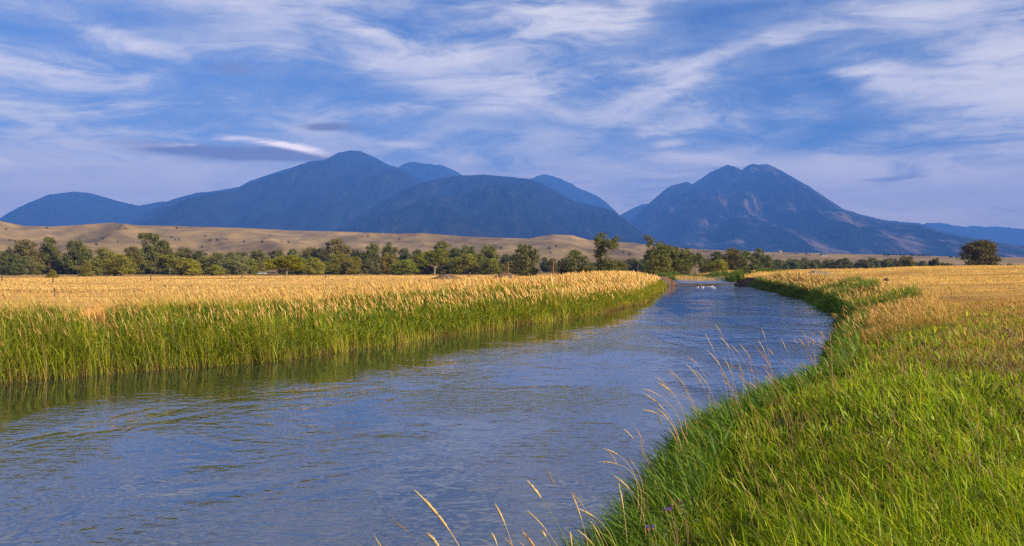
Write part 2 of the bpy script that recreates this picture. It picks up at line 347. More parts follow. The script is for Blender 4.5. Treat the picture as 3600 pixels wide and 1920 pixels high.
# ground sheet, denser in view
th = np.unique(np.concatenate([np.linspace(-math.pi, math.pi, 90), np.linspace(-0.72, 0.72, 820)]))
rr = np.concatenate([[0.0], np.geomspace(1.2, 160, 430), np.geomspace(163, 15200, 150)])
TH, RR = np.meshgrid(th, rr, indexing='ij'); gx = np.sin(TH) * RR; gy = np.cos(TH) * RR
gd = water_dist(gx, gy); gz = ground(gx, gy, gd)
def zone_colour(x, y, d):
    """ground cover: green by the water on the near side, straw in the fields"""
    r = np.hypot(x, y); a = x / np.maximum(y, 1.0)
    side = smooth((x - np.interp(y, MIDX[:, 0], MIDX[:, 1])) / 4 + 0.5)
    straw = np.array([0.76, 0.49, 0.155]); green = np.array([0.060, 0.085, 0.018]); brown = np.array([0.22, 0.17, 0.07]); mud = np.array([0.045, 0.035, 0.02])
    n = fbm(x / 4.0, y / 4.0, 4, 21)
    g = np.where(side > .5, green_side(x, y, d), smooth((3.2 - d) / 2))
    c = straw[None] * (1 - g[..., None]) + green[None] * g[..., None]
    br = brown_side(x, y) * (side > .5)
    c = c * (1 - br[..., None]) + brown * br[..., None]
    far = smooth((r - 260) / 140); c = c * (1 - far[..., None]) + np.array([0.30, 0.235, 0.10]) * far[..., None]
    far = smooth((r - 700) / 900); c = c * (1 - far[..., None]) + np.array([0.17, 0.13, 0.09]) * far[..., None]
    w = (d < 0.12); c = np.where(w[..., None], mud, c)
    return c
def green_side(x, y, d):
    """how green the near bank is"""
    n = fbm(x / 3.5, y / 3.5, 4, 31); a = x / np.maximum(y, 1.0)
    g1_ = smooth((31 + 9 * n - y + np.clip(14 - 1.6 * d, 0, 12)) / 9) * (1 - 0.5 * smooth((a - 0.40 + .1 * n) / .08) * smooth((y - 14) / 4))
    return np.maximum(g1_, smooth((1.8 + 0.8 * n - d) / 1.2))
def brown_side(x, y):
    n = fbm(x / 2.5, y / 2.5, 4, 41); a = x / np.maximum(y, 1.0)
    return smooth((a - (0.465 + 0.012 * np.clip(16 - y, 0, 12)) + 0.12 * n) / 0.15) * smooth((y - 6) / 5) * smooth((26 + 5 * n - y) / 8) * 0.85
gc = zone_colour(gx, gy, gd)
gv = np.stack([gx, gy, gz], -1).reshape(-1, 3)
ground_o = link('ground', mesh_from('ground', gv, grid_faces(len(th), len(rr))[:, ::-1], mat_ground(), gc.reshape(-1, 3)))
tag(ground_o, 'straw coloured field and green river bank reaching to the hills', 'ground', kind='structure')

# water: the lower river, the weir's curved lip and the pool above it, one sheet
def water_strip():
    ys = np.concatenate([np.linspace(-40, 18, 30), np.linspace(18.5, 101.2, 110), np.linspace(101.35, 103.4, 26), np.linspace(104, 160, 40)])
    L = np.array(LB); Rb = np.array(RB)[::-1]; k = 44
    V = []
    for y in ys:
        if y <= 102.5:
            xl = np.interp(y, L[:, 1], L[:, 0]) - 1.0; xr = np.interp(y, Rb[1:, 1], Rb[1:, 0]) + 1.0
            if y > 101.2: xl, xr = 18.35, 26.15
        else:
            xl, xr = 17.0, 33.0 + max(0, (y - 125)) * 2.0
            if y < 104: xl, xr = 18.35, 26.15
        f = smooth((y - 101.5) / 1.3); z = POOL_Z * f
        xs = np.linspace(xl, xr, k); u = np.linspace(-1, 1, k)
        sag = 0.10 * (1 - u ** 2) * smooth((y - 101.3) / .6) * smooth((104.2 - y) / 1.2)
        V.append(np.stack([xs, np.full(k, y), np.full(k, z) - sag], -1))
    return np.concatenate(V), grid_faces(len(ys), k)[:, ::-1]
wv, wf = water_strip()
dl = np.full(len(wv), 1e9); _L = np.array(LB, float)
for _a, _b in zip(_L[:-1], _L[1:]):
    _e = _b - _a; _t = np.clip(((wv[:, 0] - _a[0]) * _e[0] + (wv[:, 1] - _a[1]) * _e[1]) / (_e @ _e), 0, 1); dl = np.minimum(dl, np.hypot(wv[:, 0] - _a[0] - _e[0] * _t, wv[:, 1] - _a[1] - _e[1] * _t))
flow = 0.12 + 0.88 * smooth((dl + 2.6 * fbm(wv[:, 0] / 2.6, wv[:, 1] / 2.6, 3, 301) - 1.0) / 7.5)      # slack water under the far bank, faster in mid stream
water = link('water', mesh_from('water', wv, wf, mat_water(), np.repeat(flow[:, None], 3, 1)))
tag(water, 'rippled blue river between grassy banks with a pool above the weir', 'river', kind='structure')

# ------------------------------------------------------------------ hills and mountains
def ridge_interp(pts): p = np.array(pts, float); return lambda x: np.interp(x, p[:, 0], p[:, 1])
HILL_SKY = [(-700, 545), (-300, 540), (-120, 548), (0, 556), (60, 568), (130, 570), (200, 566), (280, 560), (350, 567), (450, 569), (620, 574), (740, 580), (870, 583), (1000, 588), (1060, 586), (1200, 597), (1330, 600), (1390, 590), (1440, 592), (1480, 603), (1600, 612), (1650, 620), (1720, 625), (1800, 629), (1900, 633), (2100, 638), (2300, 643), (2450, 647), (2700, 648), (3300, 650)]
hs = ridge_interp(HILL_SKY)
HR0, HR1, HR2 = 780.0, 2200.0, 3600.0
def hill_z(x, y):
    r = np.hypot(x, y); px = CX + FPX * x / np.maximum(y, 1.0); sky = (HY - hs(px)) / FPX
    top = sky * HR1 + EYE; t = (r - HR0) / (HR1 - HR0)
    az = np.arctan2(x, y); wx = x + 90 * fbm(x / 420, y / 420, 3, 61); wy = y + 120 * fbm(x / 420, y / 420, 3, 71)
    sp = ridged((wx + 0.35 * wy) / 260, (wy - .2 * wx) / 620, 4, 51) - 0.62
    sp2 = ridged((wx - 0.5 * wy) / 110, wy / 260, 3, 57) - 0.6
    base = -7 + (top + 7) * np.where(t < 1, smooth(np.clip(t, 0, 1)) ** 0.85, 1 - 0.8 * smooth((r - HR1) / (HR2 - HR1)))
    amp = np.clip(top, 4, 90) * 0.34 * smooth(np.clip(t, 0, 1) * 3) * smooth((1.12 - t) / 0.3)
    z = base + amp * sp * 1.2 + amp * 0.4 * sp2
    lim = EYE + sky * y * np.where(t < 1, 1.0, 1.0)
    z = np.where((r > HR0) & (z > lim), lim - 0.15 * np.clip(z - lim, 0, 6), z)
    return np.where(r < HR0, -7.0, z)
ha = np.linspace(-0.66, 0.66, 760); hr = np.concatenate([np.linspace(HR0, HR1, 190), np.linspace(HR1 + 15, HR2, 40)])
HA, HRR = np.meshgrid(ha, hr, indexing='ij'); hx = np.sin(HA) * HRR; hy_ = np.cos(HA) * HRR; hz = hill_z(hx, hy_)
gullies = ridged((hx + .35 * hy_) / 130, hy_ / 300, 3, 91)
hc = np.clip(0.80 + 0.5 * (gullies - 0.6), .6, 1.15)[..., None] * np.array([1, 1, 1.0])
hills = link('hills', mesh_from('hills', np.stack([hx, hy_, hz], -1).reshape(-1, 3), grid_faces(len(ha), len(hr))[:, ::-1], mat_hill(), hc.reshape(-1, 3)))
tag(hills, 'low rolling hills of dry tan grass behind the trees', 'hills', kind='structure')

M_MT = mat_mountain('forested_mountain', 0.25); M_MTG = mat_mountain('grass_streaked_mountain', 1.0)
def mountain(name, pts, D, wf_, wb, amp, seed, mat, label, lam=700.0, power=1.0, jag=1.0, grass=0.5, nu=520, nv=90):
    f = ridge_interp(pts); px = np.linspace(pts[0][0], pts[-1][0], nu); zb = -8.0
    v = np.concatenate([-np.linspace(1, 0.04, 26) ** 1.3, np.linspace(0, 1, nv) ** 1.25])
    PX, V = np.meshgrid(px, v, indexing='ij'); X = (PX - CX) / FPX * D
    W = np.where(V > 0, wf_, wb); av = np.abs(V)
    warp = fbm(X / (lam * 1.3), V * 2.2, 3, seed + 5) * lam * 0.55 * np.sin(np.pi * np.clip(av * 1.4, 0, 1) / 2) / D * FPX
    top = (HY - f(PX + warp)) / FPX * D + EYE
    jagn = (fbm(PX / 9.0, PX * 0, 3, seed + 9) + 0.6 * fbm(PX / 30.0, PX * 0 + 3, 2, seed + 3)) * jag / FPX * D
    prof = (1 - av) ** power
    sp = ridged(X / lam + 0.35 * fbm(X / 900, V * 3, 2, seed + 2), V * 1.5, 5, seed) - 0.62
    sp2 = fbm(X / (lam * .28), V * 7, 4, seed + 30)
    cut = np.sin(np.pi * np.clip(av, 0, 1) ** 0.75)
    z = zb + (top - zb) * prof + (amp * sp * 0.85 + amp * 0.30 * sp2) * np.clip(top, 60, 900) / 600 * cut + jagn * (1 - smooth(av / 0.06))
    Y = D - V * W
    pp = CX + FPX * X / Y; lim = EYE + (HY - f(pp)) / FPX * Y
    z = np.where(av > 0.001, np.minimum(z, lim - 0.10 * av * np.clip(lim, 0, 2000) * (V > 0) + jagn * (1 - smooth(av / 0.06))), z)
    z = np.maximum(z, zb - 1)
    g = np.clip(grass * (0.35 + 0.9 * av) + 0.5 * sp, 0, 1)
    o = link(name, mesh_from(name, np.stack([X * (1 + 0 * V), Y, z], -1).reshape(-1, 3), grid_faces(nu, len(v)), mat, np.repeat(g.reshape(-1, 1), 3, 1)))
    return tag(o, label, 'mountain', kind='structure')
mountain('mountain', [(-330, 640), (-200, 612), (-60, 570), (0, 548), (40, 525), (80, 507), (120, 490), (180, 483), (215, 484), (250, 492), (300, 507), (350, 518), (400, 508), (420, 507), (520, 545), (640, 600), (760, 650)], 9800, 3600, 2600, 260, 100, M_MT, 'low blue mountain with a flat rounded top', 800, jag=.7, grass=.3)
mountain('mountain', [(60, 655), (200, 610), (330, 560), (420, 507), (450, 497), (490, 486), (530, 482), (600, 471), (630, 455), (680, 438), (720, 426), (780, 406), (818, 402), (850, 384), (885, 378), (905, 380), (935, 392), (980, 416), (1010, 424), (1060, 452), (1130, 485), (1250, 540), (1400, 610), (1500, 655)], 9200, 4200, 2800, 330, 200, M_MT, 'highest blue mountain with one rounded peak and long shoulders', 900, jag=.8, grass=.3)
mountain('mountain', [(880, 470), (940, 450), (1000, 422), (1020, 411), (1035, 407), (1060, 411), (1110, 416), (1140, 427), (1170, 444), (1260, 500), (1330, 560)], 11800, 2600, 2600, 260, 300, M_MT, 'far blue summit showing behind the highest mountain', 700, jag=1.0, grass=.5)
mountain('mountain', [(700, 640), (820, 590), (960, 505), (1010, 480), (1060, 460), (1110, 447), (1170, 441), (1220, 440), (1280, 445), (1330, 450), (1370, 465), (1400, 482), (1450, 508), (1500, 518), (1540, 528), (1580, 555), (1620, 585), (1680, 610), (1760, 640), (1800, 655)], 7600, 3400, 2600, 230, 400, M_MT, 'dark broad domed mountain in the middle of the range', 620, jag=.8, grass=.42)
mountain('mountain', [(1180, 540), (1270, 490), (1320, 456), (1345, 446), (1368, 437), (1390, 443), (1430, 458), (1460, 475), (1500, 492), (1530, 513), (1547, 530), (1600, 575), (1660, 630)], 12400, 2400, 2600, 300, 500, M_MT, 'far blue pointed peak behind the domed mountain', 520, jag=1.6, grass=.5)
mountain('mountain', [(1500, 575), (1560, 541), (1590, 525), (1615, 514), (1640, 512), (1700, 540), (1800, 600)], 13200, 1800, 1800, 150, 600, M_MT, 'small pale blue shoulder in the gap between the mountains', 500, jag=.6, grass=.4)
mountain('mountain', [(1380, 655), (1480, 615), (1585, 556), (1612, 530), (1640, 506), (1665, 484), (1690, 466), (1715, 460), (1730, 457), (1741, 464), (1760, 453), (1785, 434), (1808, 424), (1830, 414), (1847, 419), (1866, 428), (1880, 417), (1893, 412), (1910, 415), (1930, 412), (1960, 426), (2000, 449), (2030, 466), (2080, 499), (2120, 526), (2170, 541), (2220, 553), (2270, 559), (2310, 562), (2380, 584), (2480, 604), (2600, 622), (2800, 640), (3000, 655)], 9600, 4800, 2800, 340, 700, M_MTG, 'twin peaked blue mountain with pale grass streaks on its slopes', 640, jag=1.3, grass=.95, nu=640, nv=120)
mountain('mountain', [(2180, 600), (2260, 578), (2330, 562), (2365, 560), (2400, 567), (2430, 571), (2455, 568), (2480, 572), (2510, 570), (2545, 574), (2590, 578), (2700, 560), (2900, 540), (3100, 580), (3300, 620)], 13600, 1500, 1400, 180, 800, M_MT, 'pale blue far range at the foot of the twin peaked mountain', 600, jag=1.0, grass=.3)

# ------------------------------------------------------------------ grass
def unit(n, lo, hi): return lo + (hi - lo) * rng.random(n)
def pick(cols, n, jit=0.18):
    cols = np.array(cols); c = cols[rng.integers(0, len(cols), n)]
    return c * (1 + jit * rng.standard_normal((n, 1))) * (1 + 0.06 * rng.standard_normal((n, 3)))
def blades(name, root, h, width, lean, lean_dir, col, tipcol=None, mat=M_BLADE, seg=3, droop=0.35, basecol=None):
    """n curved tapering blades in one mesh"""
    n = len(root); t = np.linspace(0, 1, seg + 1)
    az = rng.random(n) * 2 * math.pi; wx, wy = np.cos(az), np.sin(az)
    k = lean * h; hx_, hy2 = np.cos(lean_dir) * k, np.sin(lean_dir) * k
    V = np.empty((n, seg + 1, 2, 3)); colv = np.empty((n, seg + 1, 2, 3))
    for i, q in enumerate(t):
        bx = root[:, 0] + hx_ * q ** 1.8; by = root[:, 1] + hy2 * q ** 1.8; bz = root[:, 2] + h * q * (1 - droop * lean * q)
        w = width * 0.5 * (1 - q ** 2 * 0.92) * (0.7 + 0.6 * min(q * 2, 1) * (1 - 0.5 * q))
        V[:, i, 0] = np.stack([bx - wx * w, by - wy * w, bz], -1); V[:, i, 1] = np.stack([bx + wx * w, by + wy * w, bz], -1)
        c = col
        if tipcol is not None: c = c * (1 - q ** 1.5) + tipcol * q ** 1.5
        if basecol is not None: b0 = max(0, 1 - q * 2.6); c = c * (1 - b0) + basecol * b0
        colv[:, i, :] = c[:, None, :]
    i0 = (np.arange(n) * (seg + 1) * 2)[:, None] + np.arange(seg)[None, :] * 2
    F = np.stack([i0, i0 + 1, i0 + 3, i0 + 2], -1).reshape(-1, 4)
    return V.reshape(-1, 3), F, np.clip(colv.reshape(-1, 3), 0.003, 0.9)
def heads(root, h, rad, lean, lean_dir, col, length):
    """slim seed heads: three sided spindles at the top of a stalk"""
    length = np.minimum(length, .55 * h); n = len(root); k = lean * h; t = np.array([0, .25, .6, 1.0]); rr_ = np.array([.25, 1.0, .75, .1])
    V = np.empty((n, 4, 3, 3)); a0 = rng.random(n) * 6
    for i, (q, r_) in enumerate(zip(t, rr_)):
        s = 1 - length / h * (1 - q)
        bx = root[:, 0] + np.cos(lean_dir) * k * s ** 1.8; by = root[:, 1] + np.sin(lean_dir) * k * s ** 1.8; bz = root[:, 2] + h * s * (1 - .35 * lean * s)
        for j in range(3):
            V[:, i, j] = np.stack([bx + rad * r_ * np.cos(a0 + j * 2.094), by + rad * r_ * np.sin(a0 + j * 2.094), bz], -1)
    i0 = (np.arange(n) * 12)[:, None, None] + np.arange(3)[None, :, None] * 3; j = np.arange(3)[None, None, :]; j2 = (j + 1) % 3
    F = np.stack([i0 + j, i0 + j2, i0 + 3 + j2, i0 + 3 + j], -1).reshape(-1, 4)
    return V.reshape(-1, 3), F, np.clip(np.repeat(col, 12, 0), 0.003, 0.9)
def join(parts):
    vs, fs, cs, n = [], [], [], 0
    for v, f, c in parts: vs.append(v); fs.append(f + n); cs.append(c); n += len(v)
    return np.concatenate(vs), np.concatenate(fs), np.concatenate(cs)
def stuff(name, parts, mat, label, cat):
    v, f, c = join(parts); o = link(name, mesh_from(name, v, f, mat, c)); return tag(o, label, cat, kind='stuff')
def along(poly, n, s0=None, s1=None, weight=None):
    """points on a shoreline: position and outward normal (to the left of travel)"""
    p = np.array(poly, float); seg = np.diff(p, axis=0); L = np.hypot(seg[:, 0], seg[:, 1])
    wgt = L * (weight if weight is not None else 1.0); cum = np.concatenate([[0], np.cumsum(wgt)]); u = rng.random(n) * cum[-1]
    i = np.clip(np.searchsorted(cum, u) - 1, 0, len(L) - 1); t = (u - cum[i]) / wgt[i]
    pos = p[i] + seg[i] * t[:, None]; nr = np.stack([-seg[i, 1], seg[i, 0]], -1) / L[i][:, None]
    return pos, nr
def rooted(xy, sink=0.03):
    d = water_dist(xy[:, 0], xy[:, 1]); z = ground(xy[:, 0], xy[:, 1], d); return np.column_stack([xy, z - sink]), d
WIND = math.pi * 0.98      # tips blown to -X

# left bank: reed grass standing on the water's edge
LBV = LB[2:-2]
lw = np.array([0.7] + [1.6] * 4 + [1.4, 1.3, 1.1, .95, .75, .6])[:len(LBV) - 1]; assert len(lw) == len(LBV) - 1, (len(lw), len(LBV))
def left_reeds():
    parts = []
    n = 60000; pos, nr = along(LBV, n, weight=lw); d = unit(n, -0.25, 1) * (3.6 - 1.6 * smooth((pos[:, 1] - 36) / 20)); d = np.where(rng.random(n) < .3, unit(n, -0.3, 0.6), d)
    clump = fbm(pos[:, 0] / 1.6 + 3, pos[:, 1] / 1.6, 3, 77)
    d = d - 0.35 * clump
    xy = pos + nr * d[:, None]; root, dd = rooted(xy, 0.05)
    Y = np.maximum(xy[:, 1], 20)
    tall = 1 + 0.40 * fbm(xy[:, 0] / 2.6, xy[:, 1] / 2.6, 3, 5)
    h = unit(n, 0.55, 1.14) * tall * (1 - .28 * smooth((pos[:, 1] - 36) / 22)) * (1 - 0.28 * smooth((dd - 2.2) / 2.5)) * (0.9 + .15 * smooth((30 - Y) / 10))
    yellow = smooth((pos[:, 1] - 30) / 35)[:, None]
    g = pick([(0.11, 0.175, 0.010), (0.19, 0.265, 0.012), (0.27, 0.33, 0.014), (0.14, 0.21, 0.014), (.34, .36, .02)], n)
    gy = pick([(0.22, 0.28, 0.012), (0.36, 0.38, 0.016), (0.52, 0.44, 0.03), (0.16, 0.23, 0.012)], n)
    c = g * (1 - yellow) + gy * yellow
    straw = pick([(0.50, 0.34, 0.13), (0.42, 0.30, 0.10)], n)
    dry = (rng.random(n) < 0.10 + 0.45 * smooth((dd - 2.4) / 2))[:, None]; c = np.where(dry, straw, c)
    c = c * (1 + .6 * fbm(xy[:, 0] / .9, xy[:, 1] / .9, 2, 205))[:, None]; tip = c * np.array([1.3, 1.15, .9])
    gap = fbm(xy[:, 0] / 1.1 + 7, xy[:, 1] / 1.1, 3, 211); h = np.where(gap < -.28, h * .6, h)
    ld = rng.normal(WIND, 1.0, n); wdt = 0.013 * Y / 22 * unit(n, .7, 1.3)
    parts.append(blades('reed', root, h, wdt, np.abs(rng.normal(.22, .16, n)), ld, c, tip, basecol=pick([(0.24, 0.17, 0.06), (.16, .13, .045)], n)))  # straw stem foot, its colour darkened for the shade low in the reeds
    # leaves along the stems
    n = 70000; pos, nr = along(LBV, n, weight=lw); d = unit(n, -0.3, 2.6); d = d - 0.35 * fbm(pos[:, 0] / 1.6 + 3, pos[:, 1] / 1.6, 3, 77); xy = pos + nr * d[:, None]; root, dd = rooted(xy)
    root[:, 2] += unit(n, 0.05, 0.62) * (1 - .35 * smooth((pos[:, 1] - 36) / 22)); Y = np.maximum(xy[:, 1], 20); yellow = smooth((pos[:, 1] - 30) / 35)[:, None]
    c = pick([(0.12, 0.185, 0.012), (0.19, 0.265, 0.014), (0.28, 0.34, 0.016), (.19, .26, .05)], n) * (1 - yellow) + pick([(0.17, 0.23, 0.014), (0.28, 0.31, 0.018), (0.38, 0.34, 0.03)], n) * yellow
    parts.append(blades('leaf', root, unit(n, .25, .55), 0.024 * Y / 22 * unit(n, .7, 1.3), unit(n, .4, 1.5), rng.normal(-0.9, 1.5, n), c, c * 1.15, droop=.5))
    # straw at the foot, part coloured dark for the shaded gaps at the waterline
    n = 13000; pos, nr = along(LBV, n, weight=lw); xy = pos + nr * unit(n, -0.45, 0.1)[:, None]; root, dd = rooted(xy, .08); Y = np.maximum(xy[:, 1], 20)
    c = pick([(0.46, 0.30, 0.10), (0.24, 0.17, 0.06), (0.12, 0.10, 0.04)], n)
    parts.append(blades('straw', root, unit(n, .2, .55), 0.016 * Y / 22 * unit(n, .7, 1.3), unit(n, .1, .9), rng.normal(-.6, 1.0, n), c))
    return parts
stuff('reed_grass', left_reeds(), M_BLADE, 'tall green reed grass lining the far bank at the water', 'reed grass')
def left_gold():
    parts = []
    n = 60000; pos, nr = along(LBV, n, weight=lw); d = 1.8 + 8.5 * rng.random(n) ** 1.3; xy = pos + nr * d[:, None]; root, dd = rooted(xy); Y = np.maximum(xy[:, 1], 20)
    ok = (dd > 1.2); root = root[ok]; Y = Y[ok]; dd = dd[ok]; n = len(root)
    c = pick([(0.68, 0.42, 0.13), (0.74, 0.50, 0.18), (0.58, 0.34, 0.10), (0.72, 0.44, 0.15)], n, .14); gr = (rng.random(n) < .25 * smooth((5 - dd) / 3))[:, None]; c = np.where(gr, pick([(.16, .2, .03)], n), c)
    h = unit(n, .45, .85) * (1 - .5 * smooth((dd - 4) / 5))
    parts.append(blades('gold', root, h, 0.013 * Y / 22 * unit(n, .7, 1.3), np.abs(rng.normal(.25, .15, n)), rng.normal(WIND, .9, n), c, c * 1.1))
    n = 10500; pos, nr = along(LBV, n, weight=lw * np.linspace(.6, 1.9, len(lw))); d = np.where(rng.random(n) < .25, unit(n, 0, 1.2), .8 + 4.8 * rng.random(n)); xy = pos + nr * d[:, None]; root, dd = rooted(xy); Y = np.maximum(xy[:, 1], 20)
    lean = np.abs(rng.normal(.28, .12, n)); ld = rng.normal(WIND, .6, n); h = unit(n, .70, 1.30) * (1 - .12 * smooth((pos[:, 1] - 36) / 22)); c = pick([(0.74, 0.50, 0.17), (0.80, 0.60, 0.25), (0.66, 0.43, 0.13)], n, .12)
    parts.append(blades('stalk', root, h, 0.009 * Y / 22, lean, ld, c * .85)); parts.append(heads(root, h, 0.013 * (Y / 22) ** 1.25, lean, ld, c, unit(n, .16, .28) * (Y / 22) ** .7))
    return parts
stuff('golden_grass', left_gold(), M_STRAW, 'ripe golden seed grass standing behind the green reeds', 'golden grass')
def polar_pts(n, y0, y1, a0, a1, power=1.0):
    y = y0 * (y1 / y0) ** (rng.random(n) ** power); a = unit(n, a0, a1); return np.stack([a * y, y], -1)
def left_field():
    n = 150000; xy = polar_pts(n, 24, 330, -.66, .28); side = xy[:, 0] - np.interp(xy[:, 1], MIDX[:, 0], MIDX[:, 1]); root, d = rooted(xy)
    ok = (side < 0) & (d > 7.0); root = root[ok]; xy = xy[ok]; n = len(root); Y = xy[:, 1]
    row = fbm(xy[:, 0] / 60, xy[:, 1] / 3.2, 3, 15) + .5 * fbm(xy[:, 0] / 14, xy[:, 1] / 2, 3, 16)
    k = smooth(row * 1.3 + .5)[:, None]
    c = pick([(0.86, 0.58, 0.21), (0.90, 0.67, 0.28), (.80, .53, .18)], n, .12) * k + pick([(0.58, 0.33, 0.105), (0.46, .27, .09), (.64, .38, .12)], n, .14) * (1 - k)
    c = np.where((rng.random(n) < .03)[:, None], (.12, .13, .03), c)
    h = unit(n, .05, .16) * (1 + .7 * np.clip(row, -.8, 1)); w = 0.016 * (Y / 25) ** .9 * unit(n, .7, 1.3)
    return [blades('stubble', root, h, w, np.abs(rng.normal(.4, .25, n)), rng.normal(WIND, 1.1, n), c, c * 1.08, seg=2)]
stuff('field_grass', left_field(), M_STRAW, 'cut golden hay field in pale rows beyond the far bank', 'field grass')

def right_green():
    parts = []
    nc = 14500; k = 11; cp = polar_pts(nc, 2.7, 38, -.25, .92); n = nc * k; ci = np.repeat(np.arange(nc), k); cs = .045 + .006 * cp[:, 1]
    xy = cp[ci] + rng.standard_normal((n, 2)) * cs[ci][:, None]; fan = np.arctan2(xy[:, 1] - cp[ci, 1], xy[:, 0] - cp[ci, 0]); ctone = (1 + .22 * rng.standard_normal(nc))[ci]; chgt = (1 + .25 * rng.standard_normal(nc)).clip(.5, 1.6)[ci]
    root, d = rooted(xy); side = xy[:, 0] - np.interp(xy[:, 1], MIDX[:, 0], MIDX[:, 1])
    ok = (side > 0) & (d > -0.02); root = root[ok]; xy = xy[ok]; d = d[ok]; n = len(root); Y = xy[:, 1]; fan = fan[ok]; ctone = ctone[ok]; chgt = chgt[ok]
    g = green_side(xy[:, 0], xy[:, 1], d); br = brown_side(xy[:, 0], xy[:, 1]); n1 = fbm(xy[:, 0] / 1.3, xy[:, 1] / 1.3, 3, 81)
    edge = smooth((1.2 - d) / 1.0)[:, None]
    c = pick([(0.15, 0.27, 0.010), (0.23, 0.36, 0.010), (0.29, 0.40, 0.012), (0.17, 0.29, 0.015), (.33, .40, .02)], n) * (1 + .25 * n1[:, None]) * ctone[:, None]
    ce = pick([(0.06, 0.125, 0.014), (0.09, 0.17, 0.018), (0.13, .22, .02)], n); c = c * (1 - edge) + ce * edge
    tip = c * np.array([1.25, 1.1, .9]); dry = (rng.random(n) < .10)[:, None]; tip = np.where(dry, pick([(.42, .26, .05), (.38, .3, .10)], n), tip)
    red = pick([(0.22, 0.14, 0.065), (0.27, 0.17, 0.075), (0.16, .13, .05), (.33, .23, .11)], n); gold = pick([(0.46, 0.29, 0.09), (0.40, 0.25, 0.075), (.33, .24, .06)], n)
    isb = (rng.random(n) < br)[:, None]; isg = (rng.random(n) > np.maximum(g, br * .9))[:, None]
    c = np.where(isg, gold, c); tip = np.where(isg, gold * 1.1, tip); c = np.where(isb, red, c); tip = np.where(isb, red * 1.2, tip)
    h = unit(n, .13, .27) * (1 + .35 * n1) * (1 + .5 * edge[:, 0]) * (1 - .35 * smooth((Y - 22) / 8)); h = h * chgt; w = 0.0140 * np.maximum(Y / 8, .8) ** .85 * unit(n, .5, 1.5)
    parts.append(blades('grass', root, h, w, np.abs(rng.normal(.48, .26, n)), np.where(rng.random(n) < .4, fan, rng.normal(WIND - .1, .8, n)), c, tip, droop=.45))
    # bent dry thatch and a few broad weed leaves between the tufts
    n = 5000; xy = polar_pts(n, 3.0, 30, -.2, .9); root, d = rooted(xy); ok = (d > .3) & (xy[:, 0] > np.interp(xy[:, 1], MIDX[:, 0], MIDX[:, 1])); root = root[ok]; root[:, 2] += unit(len(root), 0, .12); n = len(root)
    c = pick([(.36, .25, .10), (.28, .19, .08), (.44, .33, .15)], n); parts.append(blades('thatch', root, unit(n, .08, .22), .008 * np.maximum(root[:, 1] / 8, .8), unit(n, .9, 2.2), rng.random(n) * 6.28, c))
    n = 420; xy = polar_pts(n, 3.4, 20, -.1, .75); root, d = rooted(xy); ok = (d > .25) & (xy[:, 0] > np.interp(xy[:, 1], MIDX[:, 0], MIDX[:, 1])); root = root[ok]; root = np.repeat(root, 4, 0); n = len(root)
    c = pick([(.12, .22, .03), (.19, .28, .03), (.24, .26, .04)], n); parts.append(blades('weed', root, unit(n, .14, .30), unit(n, .025, .045), unit(n, .3, 1.1), rng.random(n) * 6.28, c, c * np.array([1.3, 1.0, .8]), seg=4))
    # broad reed leaves overhanging the water
    n = 13000; pos, nr = along(RB[6:18], n, weight=np.linspace(.35, 2.2, 11)); xy = pos + nr * unit(n, -.15, .75)[:, None]; root, d = rooted(xy); Y = np.maximum(xy[:, 1], 3)
    c = pick([(0.05, 0.11, 0.016), (0.08, 0.16, 0.020), (0.12, .21, .022), (.18, .27, .025)], n); ld = rng.normal(WIND + .1, .9, n)
    parts.append(blades('reed', root, unit(n, .30, .66), 0.021 * np.maximum(Y / 9, .8) ** .8 * unit(n, .6, 1.4), unit(n, .25, 1.0), ld, c, c * 1.2, seg=4, droop=.5))
    return parts
stuff('green_grass', right_green(), M_BLADE, 'lush yellow green grass covering the near river bank', 'grass')
def right_seeds():
    parts = []
    n = 230; pos, nr = along(RB[6:17], n, weight=np.array([.6, .6, .8, 1.2, 1.5, 1.7, 1.7, 1.4, 1.1, .9])); xy = pos + nr * unit(n, .1, 1.9)[:, None]; root, d = rooted(xy); Y = np.maximum(xy[:, 1], 3)
    lean = np.abs(rng.normal(.42, .15, n)); ld = rng.normal(WIND, .45, n); h = unit(n, .75, 1.25); c = pick([(0.50, 0.34, 0.13), (0.58, 0.40, 0.16), (0.42, 0.27, 0.09)], n, .12)
    parts.append(blades('stalk', root, h, 0.0045 * np.maximum(Y / 9, 1), lean, ld, c * .8, seg=5)); parts.append(heads(root, h, 0.0075 * np.maximum(Y / 10, .9), lean, ld, c, unit(n, .12, .22)))
    n = 380; xy = polar_pts(n, 6, 30, .25, .66); root, d = rooted(xy); ok = d > 1; root = root[ok]; n = len(root); Y = root[:, 1]
    lean = np.abs(rng.normal(.35, .2, n)); ld = rng.normal(WIND, .9, n); h = unit(n, .4, .75); c = pick([(0.40, 0.27, 0.12), (0.48, 0.34, 0.16), (0.30, 0.19, 0.09)], n, .15)
    parts.append(blades('stalk', root, h, 0.0040 * np.maximum(Y / 9, 1), lean, ld, c * .8, seg=4)); parts.append(heads(root, h, 0.006 * np.maximum(Y / 10, .9), lean, ld, c, unit(n, .06, .14)))
    return parts
stuff('seed_grass', right_seeds(), M_STRAW, 'dry seed stalks sprinkled through the near bank grass', 'seed grass')
